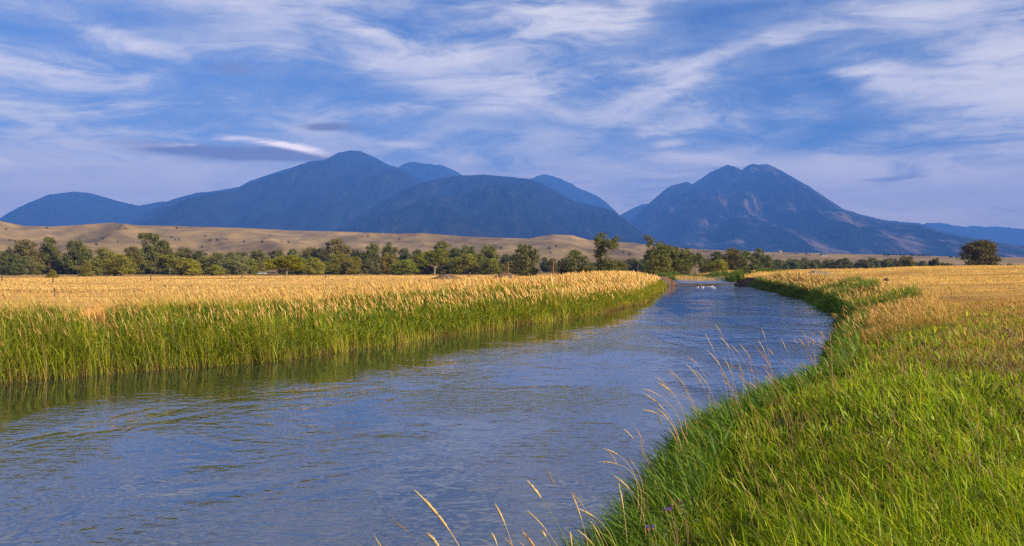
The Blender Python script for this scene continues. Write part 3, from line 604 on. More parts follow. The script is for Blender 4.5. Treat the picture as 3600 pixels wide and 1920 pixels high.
def right_field():
    n = 130000; xy = polar_pts(n, 24, 190, .12, .72); side = xy[:, 0] - np.interp(xy[:, 1], MIDX[:, 0], MIDX[:, 1]); root, d = rooted(xy)
    ok = (side > 0) & (d > .8); root = root[ok]; xy = xy[ok]; d = d[ok]; n = len(root); Y = xy[:, 1]
    row = fbm(xy[:, 0] / 16, xy[:, 1] / 4.0, 4, 115); k = smooth(row * 1.5 + .5)[:, None]
    c = pick([(0.80, 0.54, 0.17), (0.86, 0.62, 0.23), (.74, .49, .14)], n, .12) * k + pick([(0.54, 0.32, 0.085), (0.44, .27, .08), (.60, .38, .10)], n, .14) * (1 - k)
    dead = smooth((fbm(xy[:, 0] / 5 + 31, xy[:, 1] / 2.6, 4, 151) - .10) / .14)[:, None] * smooth((75 - Y) / 30)[:, None]; c = c * (1 - .75 * dead) + .75 * dead * np.array([.24, .175, .11])
    mid = smooth((42 - Y) / 16)[:, None]; c = c * (1 - mid) + mid * pick([(0.42, 0.24, 0.07), (0.34, .21, .06), (.24, .19, .04), (.48, .30, .09)], n, .15)
    gcl = smooth((-.12 - fbm(xy[:, 0] / 6 + 9, xy[:, 1] / 3, 3, 131)) / .2) * smooth((34 - Y) / 6); c = np.where((rng.random(n) < gcl * .8)[:, None], pick([(.13, .17, .03), (.2, .21, .04)], n), c)
    tallc = smooth((4.5 - d) / 4); h = unit(n, .06, .19) * (1 + .7 * np.clip(row, -.8, 1)) * (1 + 1.7 * tallc); w = 0.015 * (Y / 25) ** .9 * unit(n, .7, 1.3)
    parts = [blades('stubble', root, h, w, np.abs(rng.normal(.4, .25, n)), rng.normal(WIND, 1.0, n), c, c * 1.08, seg=2)]
    return parts
stuff('meadow_grass', right_field(), M_STRAW, 'dry gold and rust meadow grass rising beyond the near bank', 'meadow grass')
def far_banks():
    parts = []
    def strip(poly, n, d0, d1, h0, h1, cols, wd, weight=None):
        pos, nr = along(poly, n, weight=weight); cl = 1.3 * fbm(pos[:, 0] / 3.0, pos[:, 1] / 3.0, 3, 141); xy = pos + nr * (unit(n, d0, d1) - .5 * cl)[:, None]; root, d = rooted(xy, .05); Y = xy[:, 1]
        c = pick(cols, n); parts.append(blades('bank', root, unit(n, h0, h1) * (1 + .75 * cl), wd * Y / 22, unit(n, .1, .7), rng.normal(WIND, 1.3, n), c, c * 1.2))
    dark = [(0.045, 0.085, 0.014), (0.075, 0.125, 0.018), (0.11, .165, .02), (.16, .19, .03)]
    strip(RB[1:10], 24000, -.45, .75, .25, .60, dark, .014)
    strip(RB[1:10], 22000, .30, 3.4, .20, .48, [(.60, .38, .11), (.50, .31, .09), (.66, .45, .15), (.2, .22, .03)], .014)
    strip(RB[5:9], 12000, -.9, 3.0, .35, .8, [(.10, .17, .02), (.15, .23, .02), (.20, .27, .025), (.07, .13, .018)], .014)
    n = 2000; pos, nr = along(RB[1:10], n); xy = pos + nr * unit(n, .2, 3.2)[:, None]; root, d = rooted(xy); Y = xy[:, 1]; lean = np.abs(rng.normal(.3, .12, n)); ld = rng.normal(WIND, .6, n); h = unit(n, .38, .72)
    parts.append(heads(root, h, .012 * (Y / 22) ** 1.2, lean, ld, pick([(.74, .54, .21), (.66, .46, .16)], n, .12), unit(n, .14, .26) * (Y / 22) ** .7))
    strip(POOL[8:13][::1], 9000, -.4, 1.2, .4, .8, [(.10, .16, .02), (.15, .2, .025), (.07, .12, .02)], .016)
    strip(POOL[1:6], 9000, -.4, 1.4, .5, 1.0, dark, .016)
    strip(POOL[8:13], 12000, 1.2, 6.0, .5, .95, [(.55, .36, .12), (.48, .30, .09), (.6, .42, .15)], .016)
    strip(POOL[1:6], 7000, 1.6, 6.0, .4, .8, [(.55, .36, .12), (.48, .30, .09)], .016)
    return parts
stuff('bank_grass', far_banks(), M_BLADE, 'dark green grass clumps lining the pool and upstream banks', 'bank grass')

# ------------------------------------------------------------------ trees: trunk with limbs, crown of leaf clumps
def leaf_cards(cen, size, r):
    n = len(cen); a = r.standard_normal((n, 3)); a /= np.linalg.norm(a, axis=1)[:, None]; t = r.standard_normal((n, 3)); bq = np.cross(a, t); bq /= np.linalg.norm(bq, axis=1)[:, None] + 1e-9
    s = size * (0.6 + 0.8 * r.random((n, 1))); a = a * s; bq = bq * s * .6
    V = np.stack([cen - a, cen - bq * .9 + a * .1, cen + a, cen + bq + a * .1], 1); return V.reshape(-1, 3), np.arange(n * 4).reshape(-1, 4)
def tree_meshes(kind, seed):
    """unit tree: one high, crown about one wide; returns trunk and crown meshes"""
    r = np.random.default_rng(seed); L = []
    def lobe(x, z, rx, rz, y=None): L.append((x, r.uniform(-.18, .18) if y is None else y, z, rx, rx * .95, rz))
    limbs = True; nl = 11000; size = .024; clumps = 120; fill = .45
    if kind == 'round':
        lobe(0, .42, .40, .34, 0); lobe(-.2, .60, .26, .24); lobe(.2, .58, .27, .25); lobe(.02, .78, .24, .20); lobe(-.28, .32, .20, .22); lobe(.28, .30, .20, .22); lobe(0, .18, .44, .18, 0)
    elif kind == 'tall':
        lobe(-.04, .86, .22, .13); lobe(.16, .74, .22, .14); lobe(-.18, .66, .24, .14); lobe(.06, .52, .30, .17); lobe(-.2, .36, .26, .16); lobe(.24, .32, .24, .17); lobe(0, .18, .46, .18, 0); lobe(0, .34, .4, .2, 0)
    elif kind == 'open':
        lobe(-.26, .62, .24, .20); lobe(.24, .64, .26, .21); lobe(0, .80, .28, .18); lobe(-.08, .66, .26, .18); lobe(.36, .46, .16, .14); lobe(-.36, .46, .15, .13); clumps = 80
    elif kind == 'bush':
        lobe(0, .40, .38, .36, 0); lobe(-.24, .48, .22, .28); lobe(.22, .56, .22, .30); lobe(.04, .74, .18, .24); lobe(-.3, .22, .22, .2); lobe(.3, .24, .22, .22); lobe(-.12, .66, .16, .24)
    elif kind == 'cone':
        for i in range(7): q = i / 6; lobe(r.uniform(-.05, .05), .10 + .78 * q, .46 * (1 - q * .82), .15, 0)
    elif kind == 'sparse':
        for i in range(15): q = r.random(); lobe(r.uniform(-.38, .38) * (1 - .35 * q), .14 + .80 * q, r.uniform(.09, .19), r.uniform(.06, .12))
        lobe(0, .22, .34, .18, 0); clumps = 120; nl = 7000; fill = .35
    elif kind == 'limby':
        lobe(-.10, .90, .15, .09); lobe(-.16, .80, .15, .08); lobe(.27, .78, .20, .12); lobe(.16, .70, .14, .09); lobe(-.12, .58, .13, .14); lobe(-.16, .42, .15, .12); lobe(.02, .34, .22, .12); lobe(.32, .34, .20, .08); lobe(.1, .18, .38, .15, 0); lobe(-.22, .2, .2, .14)
        clumps = 100; nl = 7000; fill = .4
    elif kind == 'flat':
        lobe(-.14, .93, .26, .07); lobe(.02, .90, .22, .08); lobe(-.26, .80, .13, .07); lobe(.28, .66, .24, .18); lobe(-.05, .50, .34, .2); lobe(-.24, .30, .22, .2); lobe(.2, .34, .3, .22); lobe(0, .16, .38, .14, 0)
    elif kind == 'dome':
        lobe(0, .50, .42, .44, 0); lobe(-.16, .68, .30, .28); lobe(.16, .70, .30, .27); lobe(-.28, .42, .2, .3); lobe(.28, .5, .21, .3); lobe(-.1, .2, .42, .2, 0); lobe(.12, .2, .40, .2, 0); lobe(.05, .8, .36, .18); lobe(-.1, .8, .3, .17); nl = 15000; clumps = 200
    elif kind == 'shrub':
        lobe(0, .40, .40, .38, 0); lobe(-.2, .5, .24, .34); lobe(.22, .44, .24, .3); nl = 500; size = .06; clumps = 22; limbs = False
    vol = np.array([l[3] ** 1.6 * l[5] for l in L]); vol /= vol.sum()
    ci = r.choice(len(L), clumps, p=vol); La = np.array(L)[ci]
    dv = r.standard_normal((clumps, 3)); dv /= np.linalg.norm(dv, axis=1)[:, None]; rad = fill + (1 - fill) * r.random((clumps, 1)) ** .6
    cc = La[:, :3] + dv * La[:, 3:6] * rad
    k = r.integers(0, clumps, nl); sig = (.032 + .03 * r.random(clumps))[k][:, None]; pos = cc[k] + r.standard_normal((nl, 3)) * sig * np.array([1.15, 1.15, .8]); pos[:, 2] = np.clip(pos[:, 2], .02, 1.0)
    V, F = leaf_cards(pos, size, r)
    cb = (.8 + .45 * r.random(clumps))[k] * (.75 + .5 * r.random(nl)); c = np.repeat(cb[:, None] * (1 + .07 * r.standard_normal((nl, 3))), 4, 0)
    crown = mesh_from('crown', V, F, M_LEAF, np.clip(c, .1, 2), False)
    t = MB(); 
    if limbs:
        fork = .30 if kind in ('open', 'limby') else .2; base_r = .026
        two = kind in ('open', 'sparse', 'limby')
        top = np.array([r.uniform(-.04, .04), 0, fork]); t.tube([(0, 0, -.03), (.008, 0, fork * .5), top], [base_r * 1.35, base_r, base_r * .85], 7)
        for l in L:
            e = np.array(l[:3]) + np.array([0, 0, l[5] * .35]); m = top * .5 + e * .5 + np.array([(e[0] - top[0]) * .18, 0, -.02]) + r.normal(0, .012, 3)
            rr0 = base_r * (.62 if two else .45); t.tube([top - (0, 0, .03), top * .75 + m * .25, m, m * .4 + e * .6, e], [rr0, rr0 * .9, rr0 * .62, rr0 * .45, rr0 * .2], 5)
            for _ in range(3 if kind in ('sparse', 'limby') else 1):
                q = m * .5 + e * .5; ee = q + r.normal(0, 1, 3) * np.array(l[3:6]) * (.85 if kind in ('sparse', 'limby') else .6) + (0, 0, .03); t.tube([q, q * .5 + ee * .5 + (0, 0, .01), ee], [rr0 * .4, rr0 * .28, rr0 * .1], 4)
    else: t.tube([(0, 0, -.05), (.02, 0, .25), (0, .02, .5)], [.05, .04, .02], 5)
    return t.mesh('trunk', M_BARK, True), crown
PROTO = {}
for kd, ss in (('round', (1, 2, 3)), ('tall', (4, 5)), ('open', (6, 7)), ('bush', (8, 9)), ('cone', (10,)), ('sparse', (11, 12)), ('limby', (13,)), ('flat', (14, 15)), ('dome', (16,)), ('shrub', (17, 18))):
    PROTO[kd] = [tree_meshes(kd, s * 31 + 5) for s in ss]
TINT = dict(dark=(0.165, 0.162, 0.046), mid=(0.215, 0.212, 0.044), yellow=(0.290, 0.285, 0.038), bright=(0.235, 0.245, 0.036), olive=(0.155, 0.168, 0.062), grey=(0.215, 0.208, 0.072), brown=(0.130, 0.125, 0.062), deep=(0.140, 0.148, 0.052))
tn = [0]
def plant_tree(px, ytop, D, w, kind, tint, label, name='cottonwood_tree', cat='tree', group=None, sink=0.0, hf=g1, x=None, minh=1.0):
    X = at_depth(px, D); zb = hf(X, D) - sink; zt = EYE + (915.4 - ytop) / 3118.0 * D; h = max(zt - zb, minh); wd = w / 3118.0 * D
    e = empty(name, (X, D, zb), label, cat, group); tn[0] += 1
    tr, cr = PROTO[kind][tn[0] % len(PROTO[kind])]
    for nm, me in (('trunk', tr), ('crown', cr)):
        o = link(nm, me, e)
        if nm == 'crown': j = 1 + .06 * rng.standard_normal(3); tc = np.array(TINT[tint]) * j * rng.uniform(.88, 1.15); o.color = (*[float(q) for q in tc], 1)
    e.scale = (wd * 1.22, wd * 1.22, h); e.rotation_euler.z = float(rng.choice([0, 0, math.pi]) + rng.normal(0, .35))
    if kind in ('flat', 'limby', 'open', 'sparse'): e.rotation_euler.z = float(rng.normal(0, .15))
    return e
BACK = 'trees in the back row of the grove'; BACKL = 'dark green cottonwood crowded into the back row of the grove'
TREES = [
 (0, 878, 338, 70, 'round', 'dark', 'dark tree cut by the left edge of the picture'), (45, 889, 318, 86, 'bush', 'olive', 'low olive bushy tree in front of the dark tree at the left edge'),
 (94, 841, 346, 100, 'round', 'dark', 'broad dark cottonwood second in from the left edge'), (176, 834, 350, 72, 'tall', 'dark', 'tall two lobed cottonwood behind the pale sapling'),
 (269, 841, 340, 84, 'round', 'dark', 'tall dark dense cottonwood left of the yellow green pair'), (304, 915, 298, 42, 'cone', 'bright', 'small cone shaped green tree at the field edge'),
 (367, 866, 322, 78, 'round', 'mid', 'mid green round tree joined to the bright yellow green one'), (424, 890, 306, 92, 'bush', 'yellow', 'bright yellow green bushy cottonwood at the field edge'),
 (461, 864, 345, 72, 'round', 'dark', BACKL), (525, 819, 360, 88, 'flat', 'dark', 'tallest cottonwood of the grove with a flat umbrella top'), (575, 842, 362, 62, 'round', 'dark', 'dark round cottonwood at the shoulder of the flat topped one'),
 (597, 894, 312, 74, 'open', 'bright', 'open crowned tree with a pale forked trunk at the grove edge'), (664, 902, 312, 100, 'bush', 'yellow', 'wide yellow green bush right of the forked trunk tree'), (646, 868, 352, 72, 'round', 'dark', BACKL),
 (705, 880, 350, 70, 'round', 'deep', BACKL), (758, 929, 314, 58, 'bush', 'yellow', 'low yellowish bush in front of the grey green tree'), (762, 885, 336, 68, 'round', 'grey', 'grey green tree behind the low yellowish bush'),
 (826, 897, 326, 90, 'round', 'grey', 'wide grey green tree left of the parked car'), (845, 880, 372, 66, 'round', 'deep', BACKL), (884, 910, 330, 48, 'bush', 'mid', 'narrow mid green tree just behind the parked car'), (918, 917, 331, 38, 'cone', 'grey', 'small grey green conical tree above the parked car'),
 (908, 874, 392, 68, 'round', 'dark', BACKL), (975, 876, 396, 64, 'round', 'dark', BACKL), (1031, 873, 390, 54, 'round', 'olive', BACKL), (1090, 864, 400, 72, 'round', 'dark', BACKL), (1135, 868, 396, 60, 'round', 'deep', BACKL),
 (1006, 897, 140, 106, 'open', 'bright', 'lone cottonwood with a pale forked trunk standing out in the hay field'),
 (1060, 905, 335, 60, 'bush', 'mid', 'mid green bush behind the lone cottonwood'), (1104, 906, 324, 60, 'round', 'bright', 'yellow green round tree right of the lone cottonwood'), (1181, 840, 380, 94, 'tall', 'dark', 'tall peaked dark cottonwood rising from the back row'),
 (1186, 882, 330, 56, 'tall', 'bright', 'upright yellow green tree below the tall peaked cottonwood'), (1237, 906, 328, 56, 'bush', 'bright', 'yellow green bush right of the upright yellow green tree'), (1303, 905, 330, 56, 'bush', 'olive', 'olive bush in the middle of the grove edge'),
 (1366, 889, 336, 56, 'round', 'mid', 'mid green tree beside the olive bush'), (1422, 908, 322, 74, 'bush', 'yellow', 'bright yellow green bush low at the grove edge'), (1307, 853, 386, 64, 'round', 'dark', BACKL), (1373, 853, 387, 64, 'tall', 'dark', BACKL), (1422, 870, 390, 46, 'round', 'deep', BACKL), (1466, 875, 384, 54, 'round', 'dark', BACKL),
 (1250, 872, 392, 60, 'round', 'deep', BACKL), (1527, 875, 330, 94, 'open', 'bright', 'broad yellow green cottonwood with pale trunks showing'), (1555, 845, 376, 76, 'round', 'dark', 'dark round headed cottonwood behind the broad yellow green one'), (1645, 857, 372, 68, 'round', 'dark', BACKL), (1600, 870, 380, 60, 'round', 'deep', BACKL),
 (1635, 885, 330, 76, 'bush', 'bright', 'bushy yellow green tree right of the broad pale trunked one'), (1717, 855, 360, 74, 'round', 'dark', 'dark round cottonwood with a pointed top behind the last bright bush'), (1720, 904, 325, 60, 'bush', 'bright', 'last bright yellow green bush of the grove edge'), (1782, 893, 382, 54, 'round', 'deep', BACKL),
 (1847, 852, 195, 92, 'round', 'olive', 'large olive cottonwood standing alone before the tan hills'), (1915, 903, 402, 30, 'round', 'deep', BACKL), (1944, 907, 396, 42, 'round', 'deep', BACKL), (1985, 905, 398, 50, 'round', 'deep', BACKL),
 (2032, 858, 180, 94, 'sparse', 'olive', 'ragged cottonwood with bare twigs left of the tallest limby one'), (2128, 820, 186, 96, 'limby', 'olive', 'tall ragged cottonwood with bare pale limbs behind the reed bank'), (2085, 918, 190, 70, 'bush', 'olive', 'low olive bush between the two ragged cottonwoods'),
 (2008, 908, 183, 80, 'bush', 'olive', 'low olive bush at the foot of the bare twigged cottonwood'), (2160, 912, 188, 78, 'bush', 'olive', 'low olive bush at the right foot of the tall limby cottonwood'),
 (2180, 912, 420, 54, 'round', 'deep', BACKL), (2222, 908, 425, 54, 'round', 'deep', BACKL), (2262, 910, 422, 50, 'round', 'deep', BACKL),
 (2295, 830, 262, 66, 'flat', 'dark', 'cottonwood with a high detached crown left of the pool'), (2350, 858, 256, 140, 'round', 'dark', 'massive rounded dark cottonwood behind the weir pool'), (2318, 888, 250, 72, 'bush', 'mid', 'mid green bush at the foot of the high crowned cottonwood'), (2395, 885, 258, 60, 'round', 'olive', 'olive tree at the shoulder of the massive rounded one'),
 (2447, 888, 260, 54, 'open', 'olive', 'thin olive tree with a pale bare trunk behind the pool'), (2520, 882, 302, 62, 'round', 'deep', 'dark tree behind the small yellow green bush'), (2523, 907, 250, 60, 'bush', 'yellow', 'small yellow green bush behind the pool'), (2577, 870, 282, 70, 'round', 'dark', 'dark rounded cottonwood above the right end of the pool'),
 (2632, 863, 262, 72, 'sparse', 'olive', 'spiky olive cottonwood with pale limbs above the right weir wall'), (2667, 872, 266, 44, 'tall', 'olive', 'slim olive tree right of the spiky cottonwood'), (2690, 897, 262, 48, 'open', 'olive', 'short open olive tree ending the pool grove'), (2478, 908, 332, 46, 'round', 'deep', BACKL),
 (3185, 896, 300, 60, 'round', 'olive', 'small rounded tree on the crest of the meadow'), (3286, 906, 320, 30, 'open', 'brown', 'tiny bare trunked tree beyond the meadow crest'), (3340, 922, 322, 44, 'bush', 'dark', 'low dark bush beyond the meadow crest'),
 (3455, 843, 220, 106, 'dome', 'brown', 'big lone dome shaped dark tree on the meadow crest'),
 (183, 947, 262, 38, 'cone', 'yellow', 'pale yellow sapling out in the hay field'), (28, 862, 380, 46, 'sparse', 'brown', 'bare purplish tree top behind the left edge trees')]
for px, yt, D, w, kd, ti, lb in TREES:
    nm = 'bush' if kd in ('bush',) and yt > 900 else 'cottonwood_tree'
    plant_tree(px, yt, D, w, kd, ti, lb, nm, 'bush' if nm == 'bush' else 'tree', BACK if lb == BACKL else None)
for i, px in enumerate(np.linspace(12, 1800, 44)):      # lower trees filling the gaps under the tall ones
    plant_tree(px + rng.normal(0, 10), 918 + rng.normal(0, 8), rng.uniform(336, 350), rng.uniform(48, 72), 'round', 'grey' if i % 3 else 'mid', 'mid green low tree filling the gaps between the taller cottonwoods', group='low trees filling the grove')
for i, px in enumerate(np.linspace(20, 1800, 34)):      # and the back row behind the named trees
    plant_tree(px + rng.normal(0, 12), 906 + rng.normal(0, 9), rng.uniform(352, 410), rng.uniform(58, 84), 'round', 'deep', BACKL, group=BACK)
HEDGE = 'dark trees of the hedge beyond the meadow'
for i, px in enumerate(np.linspace(2705, 3310, 26)):
    D = rng.uniform(430, 520); plant_tree(px + rng.normal(0, 5), (910 if px < 3180 else 920) + rng.normal(0, 3.5), D, rng.uniform(36, 56), 'round' if i % 4 else 'bush', 'deep', 'small dark tree in the hedge line beyond the gold meadow', 'hedge_tree', 'tree', HEDGE, sink=1.0)
for px, yt in ((3505, 925), (3545, 924), (3575, 926), (3130, 918)):
    plant_tree(px, yt, 460, 44, 'bush', 'deep', 'small dark tree in the hedge line beyond the gold meadow', 'hedge_tree', 'tree', HEDGE, sink=1.0)
def hz1(x, y): return float(hill_z(np.array([float(x)]), np.array([float(y)]))[0])
SHR = [(22, 810), (35, 848), (53, 854), (165, 805), (630, 793), (622, 806), (603, 838), (615, 846), (629, 847), (711, 873), (722, 833), (739, 852), (764, 850), (795, 846), (858, 854), (340, 863), (415, 853), (362, 843), (442, 809), (950, 829), (922, 857), (991, 853), (1015, 855), (1273, 836), (1293, 836), (1404, 845), (1757, 840), (1826, 838), (1877, 838), (1761, 877), (1807, 862), (1955, 871), (1968, 872), (1931, 878), (1935, 893), (2170, 877), (2190, 890), (2214, 899), (2455, 884), (2466, 886), (2476, 888), (2486, 890), (2720, 900), (2800, 896), (2835, 897), (2846, 899)]
for px, py in SHR:
    x, y = at_px(px, py, hz1, 800, 3400)
    if y > 3300: continue
    s = rng.uniform(2.6, 5.2); e = empty('hill_shrub', (x, y, hz1(x, y) - .1), 'dark shrub dotted on the dry tan hillside', 'shrub', 'shrubs dotted over the dry hills')
    tr, cr = PROTO['shrub'][0]; o = link('crown', cr, e); o.color = (.035, .045, .028, 1); e.scale = (s, s, s * .85)
PLN = [(3112, 899), (3124, 900), (3140, 897), (3152, 898), (3166, 898), (3178, 899), (3205, 899), (3212, 900), (3232, 900), (3244, 899), (3256, 900), (3268, 901), (3342, 906), (3364, 908)]
for px, py in PLN:
    x, y = at_px(px, py + 2, hz1, 800, 3400)
    if y > 3300: y = 2300.0; x = at_depth(px, y)
    s = rng.uniform(6, 10) * y / 2000; e = empty('plain_tree', (x, y, hz1(x, y) - .1), 'dark bluish tree of a windbreak far out on the plain', 'tree', 'windbreak trees far out on the plain')
    tr, cr = PROTO['shrub'][1]; o = link('crown', cr, e); o.color = (.03, .045, .035, 1); e.scale = (s, s, s * .8)

# ------------------------------------------------------------------ weir with two sloping wing walls
M_CONC = solid('stained_concrete', (0.17, 0.125, 0.10), 0.9, 0.15, 2.2, 0.45); M_RUST = solid('rusty_steel', (0.30, 0.115, 0.045), 0.85, 0.2, 5.0, 0.55)
weir = empty('weir', (22.25, 102.4, 0), 'low concrete weir with rusty topped wing walls across the river', 'weir')
mb = MB(); mb.box((-3.85, -.25, -.9), (3.85, .35, .20)); mb.build('sill', M_CONC, weir)
def wing(xi, xo, yi, yo, zi, zo):
    a = np.array([xi, yi]); bq = np.array([xo, yo]); dr = bq - a; dr /= np.hypot(*dr); nrm = np.array([-dr[1], dr[0]]) * .13
    far = bq + dr * 1.4
    prof = [(a, -.8), (far, -.8), (far, zo), (bq, zo), (a, zi)]
    mbw = MB(); mbw.hull(np.array([(*(p + nrm), z) for p, z in prof]), np.array([(*(p - nrm), z) for p, z in prof])); w = mbw.build('wing_wall', M_CONC, weir)
    mc = MB(); n2 = nrm * 1.35
    top = [(a - dr * .05, zi + .0), (bq, zo), (bq, zo + .09), (a - dr * .05, zi + .09)]
    mc.hull(np.array([(*(p + n2), z + .003) for p, z in top]), np.array([(*(p - n2), z + .003) for p, z in top])); mc.build('cap_rail', M_RUST, w)
wing(-3.35, -4.75, -.2, -1.0, .10, 1.05); wing(3.45, 4.75, -.2, -1.1, .10, .92)
M_FOAM = solid('white_foam', (0.82, 0.84, 0.86), 0.6, 0.3)
fm = MB()
for px, py, s in ((2467, 1003, .26), (2486, 1008, .42), (2503, 1008, .36), (2474, 1011, .26), (2452, 1010, .22), (2513, 1012, .2)):
    D = EYE * 3118 / (py - 915.4); X = at_depth(px, D)
    for _ in range(5):
        c0 = np.array([X + rng.normal(0, s * .8), D + rng.normal(0, s * 1.2), .02]); q = np.arange(6) * 1.047
        ring = np.stack([c0[0] + np.cos(q) * s * .08 * (1 + .3 * rng.random(6)), c0[1] + np.sin(q) * s * .16, np.full(6, .0)], -1); tr = c0 + (ring - c0) * .55 + (0, 0, .03 + .05 * rng.random()); fm.hull(ring, tr)
tag(fm.build('foam', M_FOAM, None, True), 'white flecks of foam just below the weir', 'foam', kind='stuff')

# ------------------------------------------------------------------ mounds, driftwood, rock
M_DIRT = solid('bare_dirt', (0.20, 0.135, 0.085), 0.95, 0.05, 2.5, 0.55); M_SAND = solid('grey_sand', (0.30, 0.235, 0.16), 0.95, 0.05, 2.0, 0.6)
def mound(name, px, D, w, dep, h, mat, label, seed):
    X = at_depth(px, D); k = 30; u = np.linspace(-1, 1, k); U, V = np.meshgrid(u, u, indexing='ij'); f = smooth(1.05 - np.hypot(U, V))
    x = X + U * w / 2; y = D + V * dep / 2; z = ground(x, y) - .12 + h * f * (1 + .35 * fbm(U * 3, V * 3, 4, seed)); o = link(name, mesh_from(name, np.stack([x, y, z], -1).reshape(-1, 3), grid_faces(k, k)[:, ::-1], mat)); return tag(o, label, 'mound')
mound('dirt_mound', 1572, 92, 4.6, 3.0, .62, M_DIRT, 'bare brown earth mound in the hay field near the reed bank', 3)
mound('dirt_mound', 1775, 104, 4.0, 3.0, .8, M_DIRT, 'low dark earth mound in front of the large olive cottonwood', 8)
mound('sand_bank', 2868, 92, 5.4, 4.0, .62, M_SAND, 'grey eroded sand bank in the meadow behind the driftwood', 5)
M_LOG = solid('weathered_wood', (0.13, 0.085, 0.06), 0.9, 0.1, 4.0, 0.45)
X, D = at_px(2887, 984); zg = g1(X, D) + .12; lg = MB()
lg.tube([(-.45, 0, .16), (-.2, 0, .05), (.1, .05, .10), (.42, .1, .20), (.6, .1, .14)], [.05, .10, .11, .09, .04], 8); dl = empty('driftwood_log', (X, D, zg), 'dark driftwood snag with one raised branch by the sand bank', 'driftwood')
lg.build('log', M_LOG, dl, True); lg = MB(); lg.tube([(.15, .05, .15), (.28, .05, .32), (.42, .05, .52)], [.05, .035, .012], 6); lg.build('branch', M_LOG, dl, True)
X, D = at_px(3115, 992); rk = MB(); q = np.arange(9) * 2 * math.pi / 9
r0 = np.stack([np.cos(q) * .30, np.sin(q) * .24, np.full(9, -.1)], -1) * (1 + .15 * rng.random((9, 1))); r1 = r0 * (1.05, 1.05, 0) + (0, 0, .16); r2 = r0 * (.55, .5, 0) + (.03, 0, .32)
rk.hull(r0, r1); rk.hull(r1 + (0, 0, .001), r2); o = rk.build('rock', solid('dark_rock', (.06, .05, .045), .9, .2, 6, .6)); o.scale = (.55, .55, .55); o.location = (X, D, g1(X, D) + .12); tag(o, 'small dark rock alone in the gold meadow', 'rock')

# ------------------------------------------------------------------ fence posts and poles
M_POST = solid('grey_post_wood', (0.16, 0.12, 0.085), 0.9, 0.1, 6.0, 0.5); M_POLE = solid('red_brown_pole', (0.34, 0.15, 0.075), 0.85, 0.1, 4.0, 0.6)
def post(px, ytop, D, r_, label, name='fence_post', lean=0.0, mat=M_POST, minh=.5):
    X = at_depth(px, D); zb = g1(X, D); h = max(EYE + (915.4 - ytop) / 3118 * D - zb, minh); t = MB(); t.tube([(0, 0, -.25), (lean * h * .5, 0, h * .5), (lean * h, 0, h - .03), (lean * h, 0, h)], [r_, r_ * .97, r_ * .93, r_ * .6], 8)
    o = t.build(name, mat, None, True); o.location = (X, D, zb); return tag(o, label, 'fence post' if name == 'fence_post' else 'pole')
post(7, 966, 90, .07, 'weathered fence post at the left end of the hay field'); post(186, 976, 80, .06, 'short fence post in the hay field in front of the sapling'); post(530, 963, 92, .07, 'fence post in line with the flat topped cottonwood')
post(851, 962, 112, .08, 'fence post standing left of the parked car'); post(1146, 965, 105, .07, 'short fence post right of the lone cottonwood'); post(192, 1011, 47, .035, 'thin fence post among the tall gold grass near the reeds at far left'); post(582, 1007, 52, .035, 'thin fence post in the gold grass above the middle of the reed bank', lean=-.08)
post(1645, 957, 112, .08, 'dark leaning fence post right of the bare earth mound', lean=.35)
post(1786, 919, 205, .11, 'reddish pole left of the large olive cottonwood', 'wooden_pole', mat=M_POLE); post(1945, 919, 215, .11, 'reddish pole between the olive cottonwood and the ragged one', 'wooden_pole', mat=M_POLE)
post(2241, 928, 100, .045, 'thin stake poking out of the reed bank before the weir', 'stake', .02, M_POST); post(2808, 956, 76, .04, 'thin stake in the grass right of the weir', 'stake', .03, M_POST)

# ------------------------------------------------------------------ car, shed and houses
M_WHITE = solid('white_paint', (0.78, 0.78, 0.76), 0.35, 0.5); M_GLASS = solid('dark_window', (0.02, 0.035, 0.07), 0.1, 0.6); M_TYRE = solid('black_rubber', (.02, .02, .02), .9, .1); M_ROOF = solid('brown_roof', (0.20, 0.14, 0.105), 0.9, 0.1, 1.0, 0.7)
M_CARP = solid('silver_paint', (0.42, 0.50, 0.56), 0.4, 0.5); X, D = at_depth(918, 330), 330.0; car = empty('parked_car', (X, D, g1(X, D)), 'pale car with dark windows parked at the far edge of the hay field', 'car')
car.scale = (.85, .85, .8)
def prof(pts, w): return np.array([(x, -w, z) for x, z in pts], float), np.array([(x, w, z) for x, z in pts], float)
mb = MB(); mb.hull(*prof([(-2.2, .35), (2.2, .35), (2.25, .7), (2.1, .95), (1.1, 1.02), (-1.9, 1.02), (-2.2, .9)], .88)); mb.build('body', M_CARP, car)
mb = MB(); mb.hull(*prof([(-1.85, 1.02), (1.05, 1.02), (.35, 1.48), (-1.45, 1.48)], .78)); mb.build('window', M_GLASS, car)
mb = MB(); mb.hull(*prof([(-1.5, 1.482), (.4, 1.482), (.25, 1.54), (-1.35, 1.54)], .76)); mb.build('roof', M_WHITE, car)
for sx in (-1.35, 1.4):
    for sy in (-.8, .8): mb = MB(); mb.tube([(sx, sy - .1, .33), (sx, sy + .1, .33)], .33, 14); mb.build('wheel', M_TYRE, car)
X, D = at_depth(957, 318), 318.0; shed = empty('low_shed', (X, D, g1(X, D)), 'low brown roofed shed under the trees right of the parked car', 'shed')
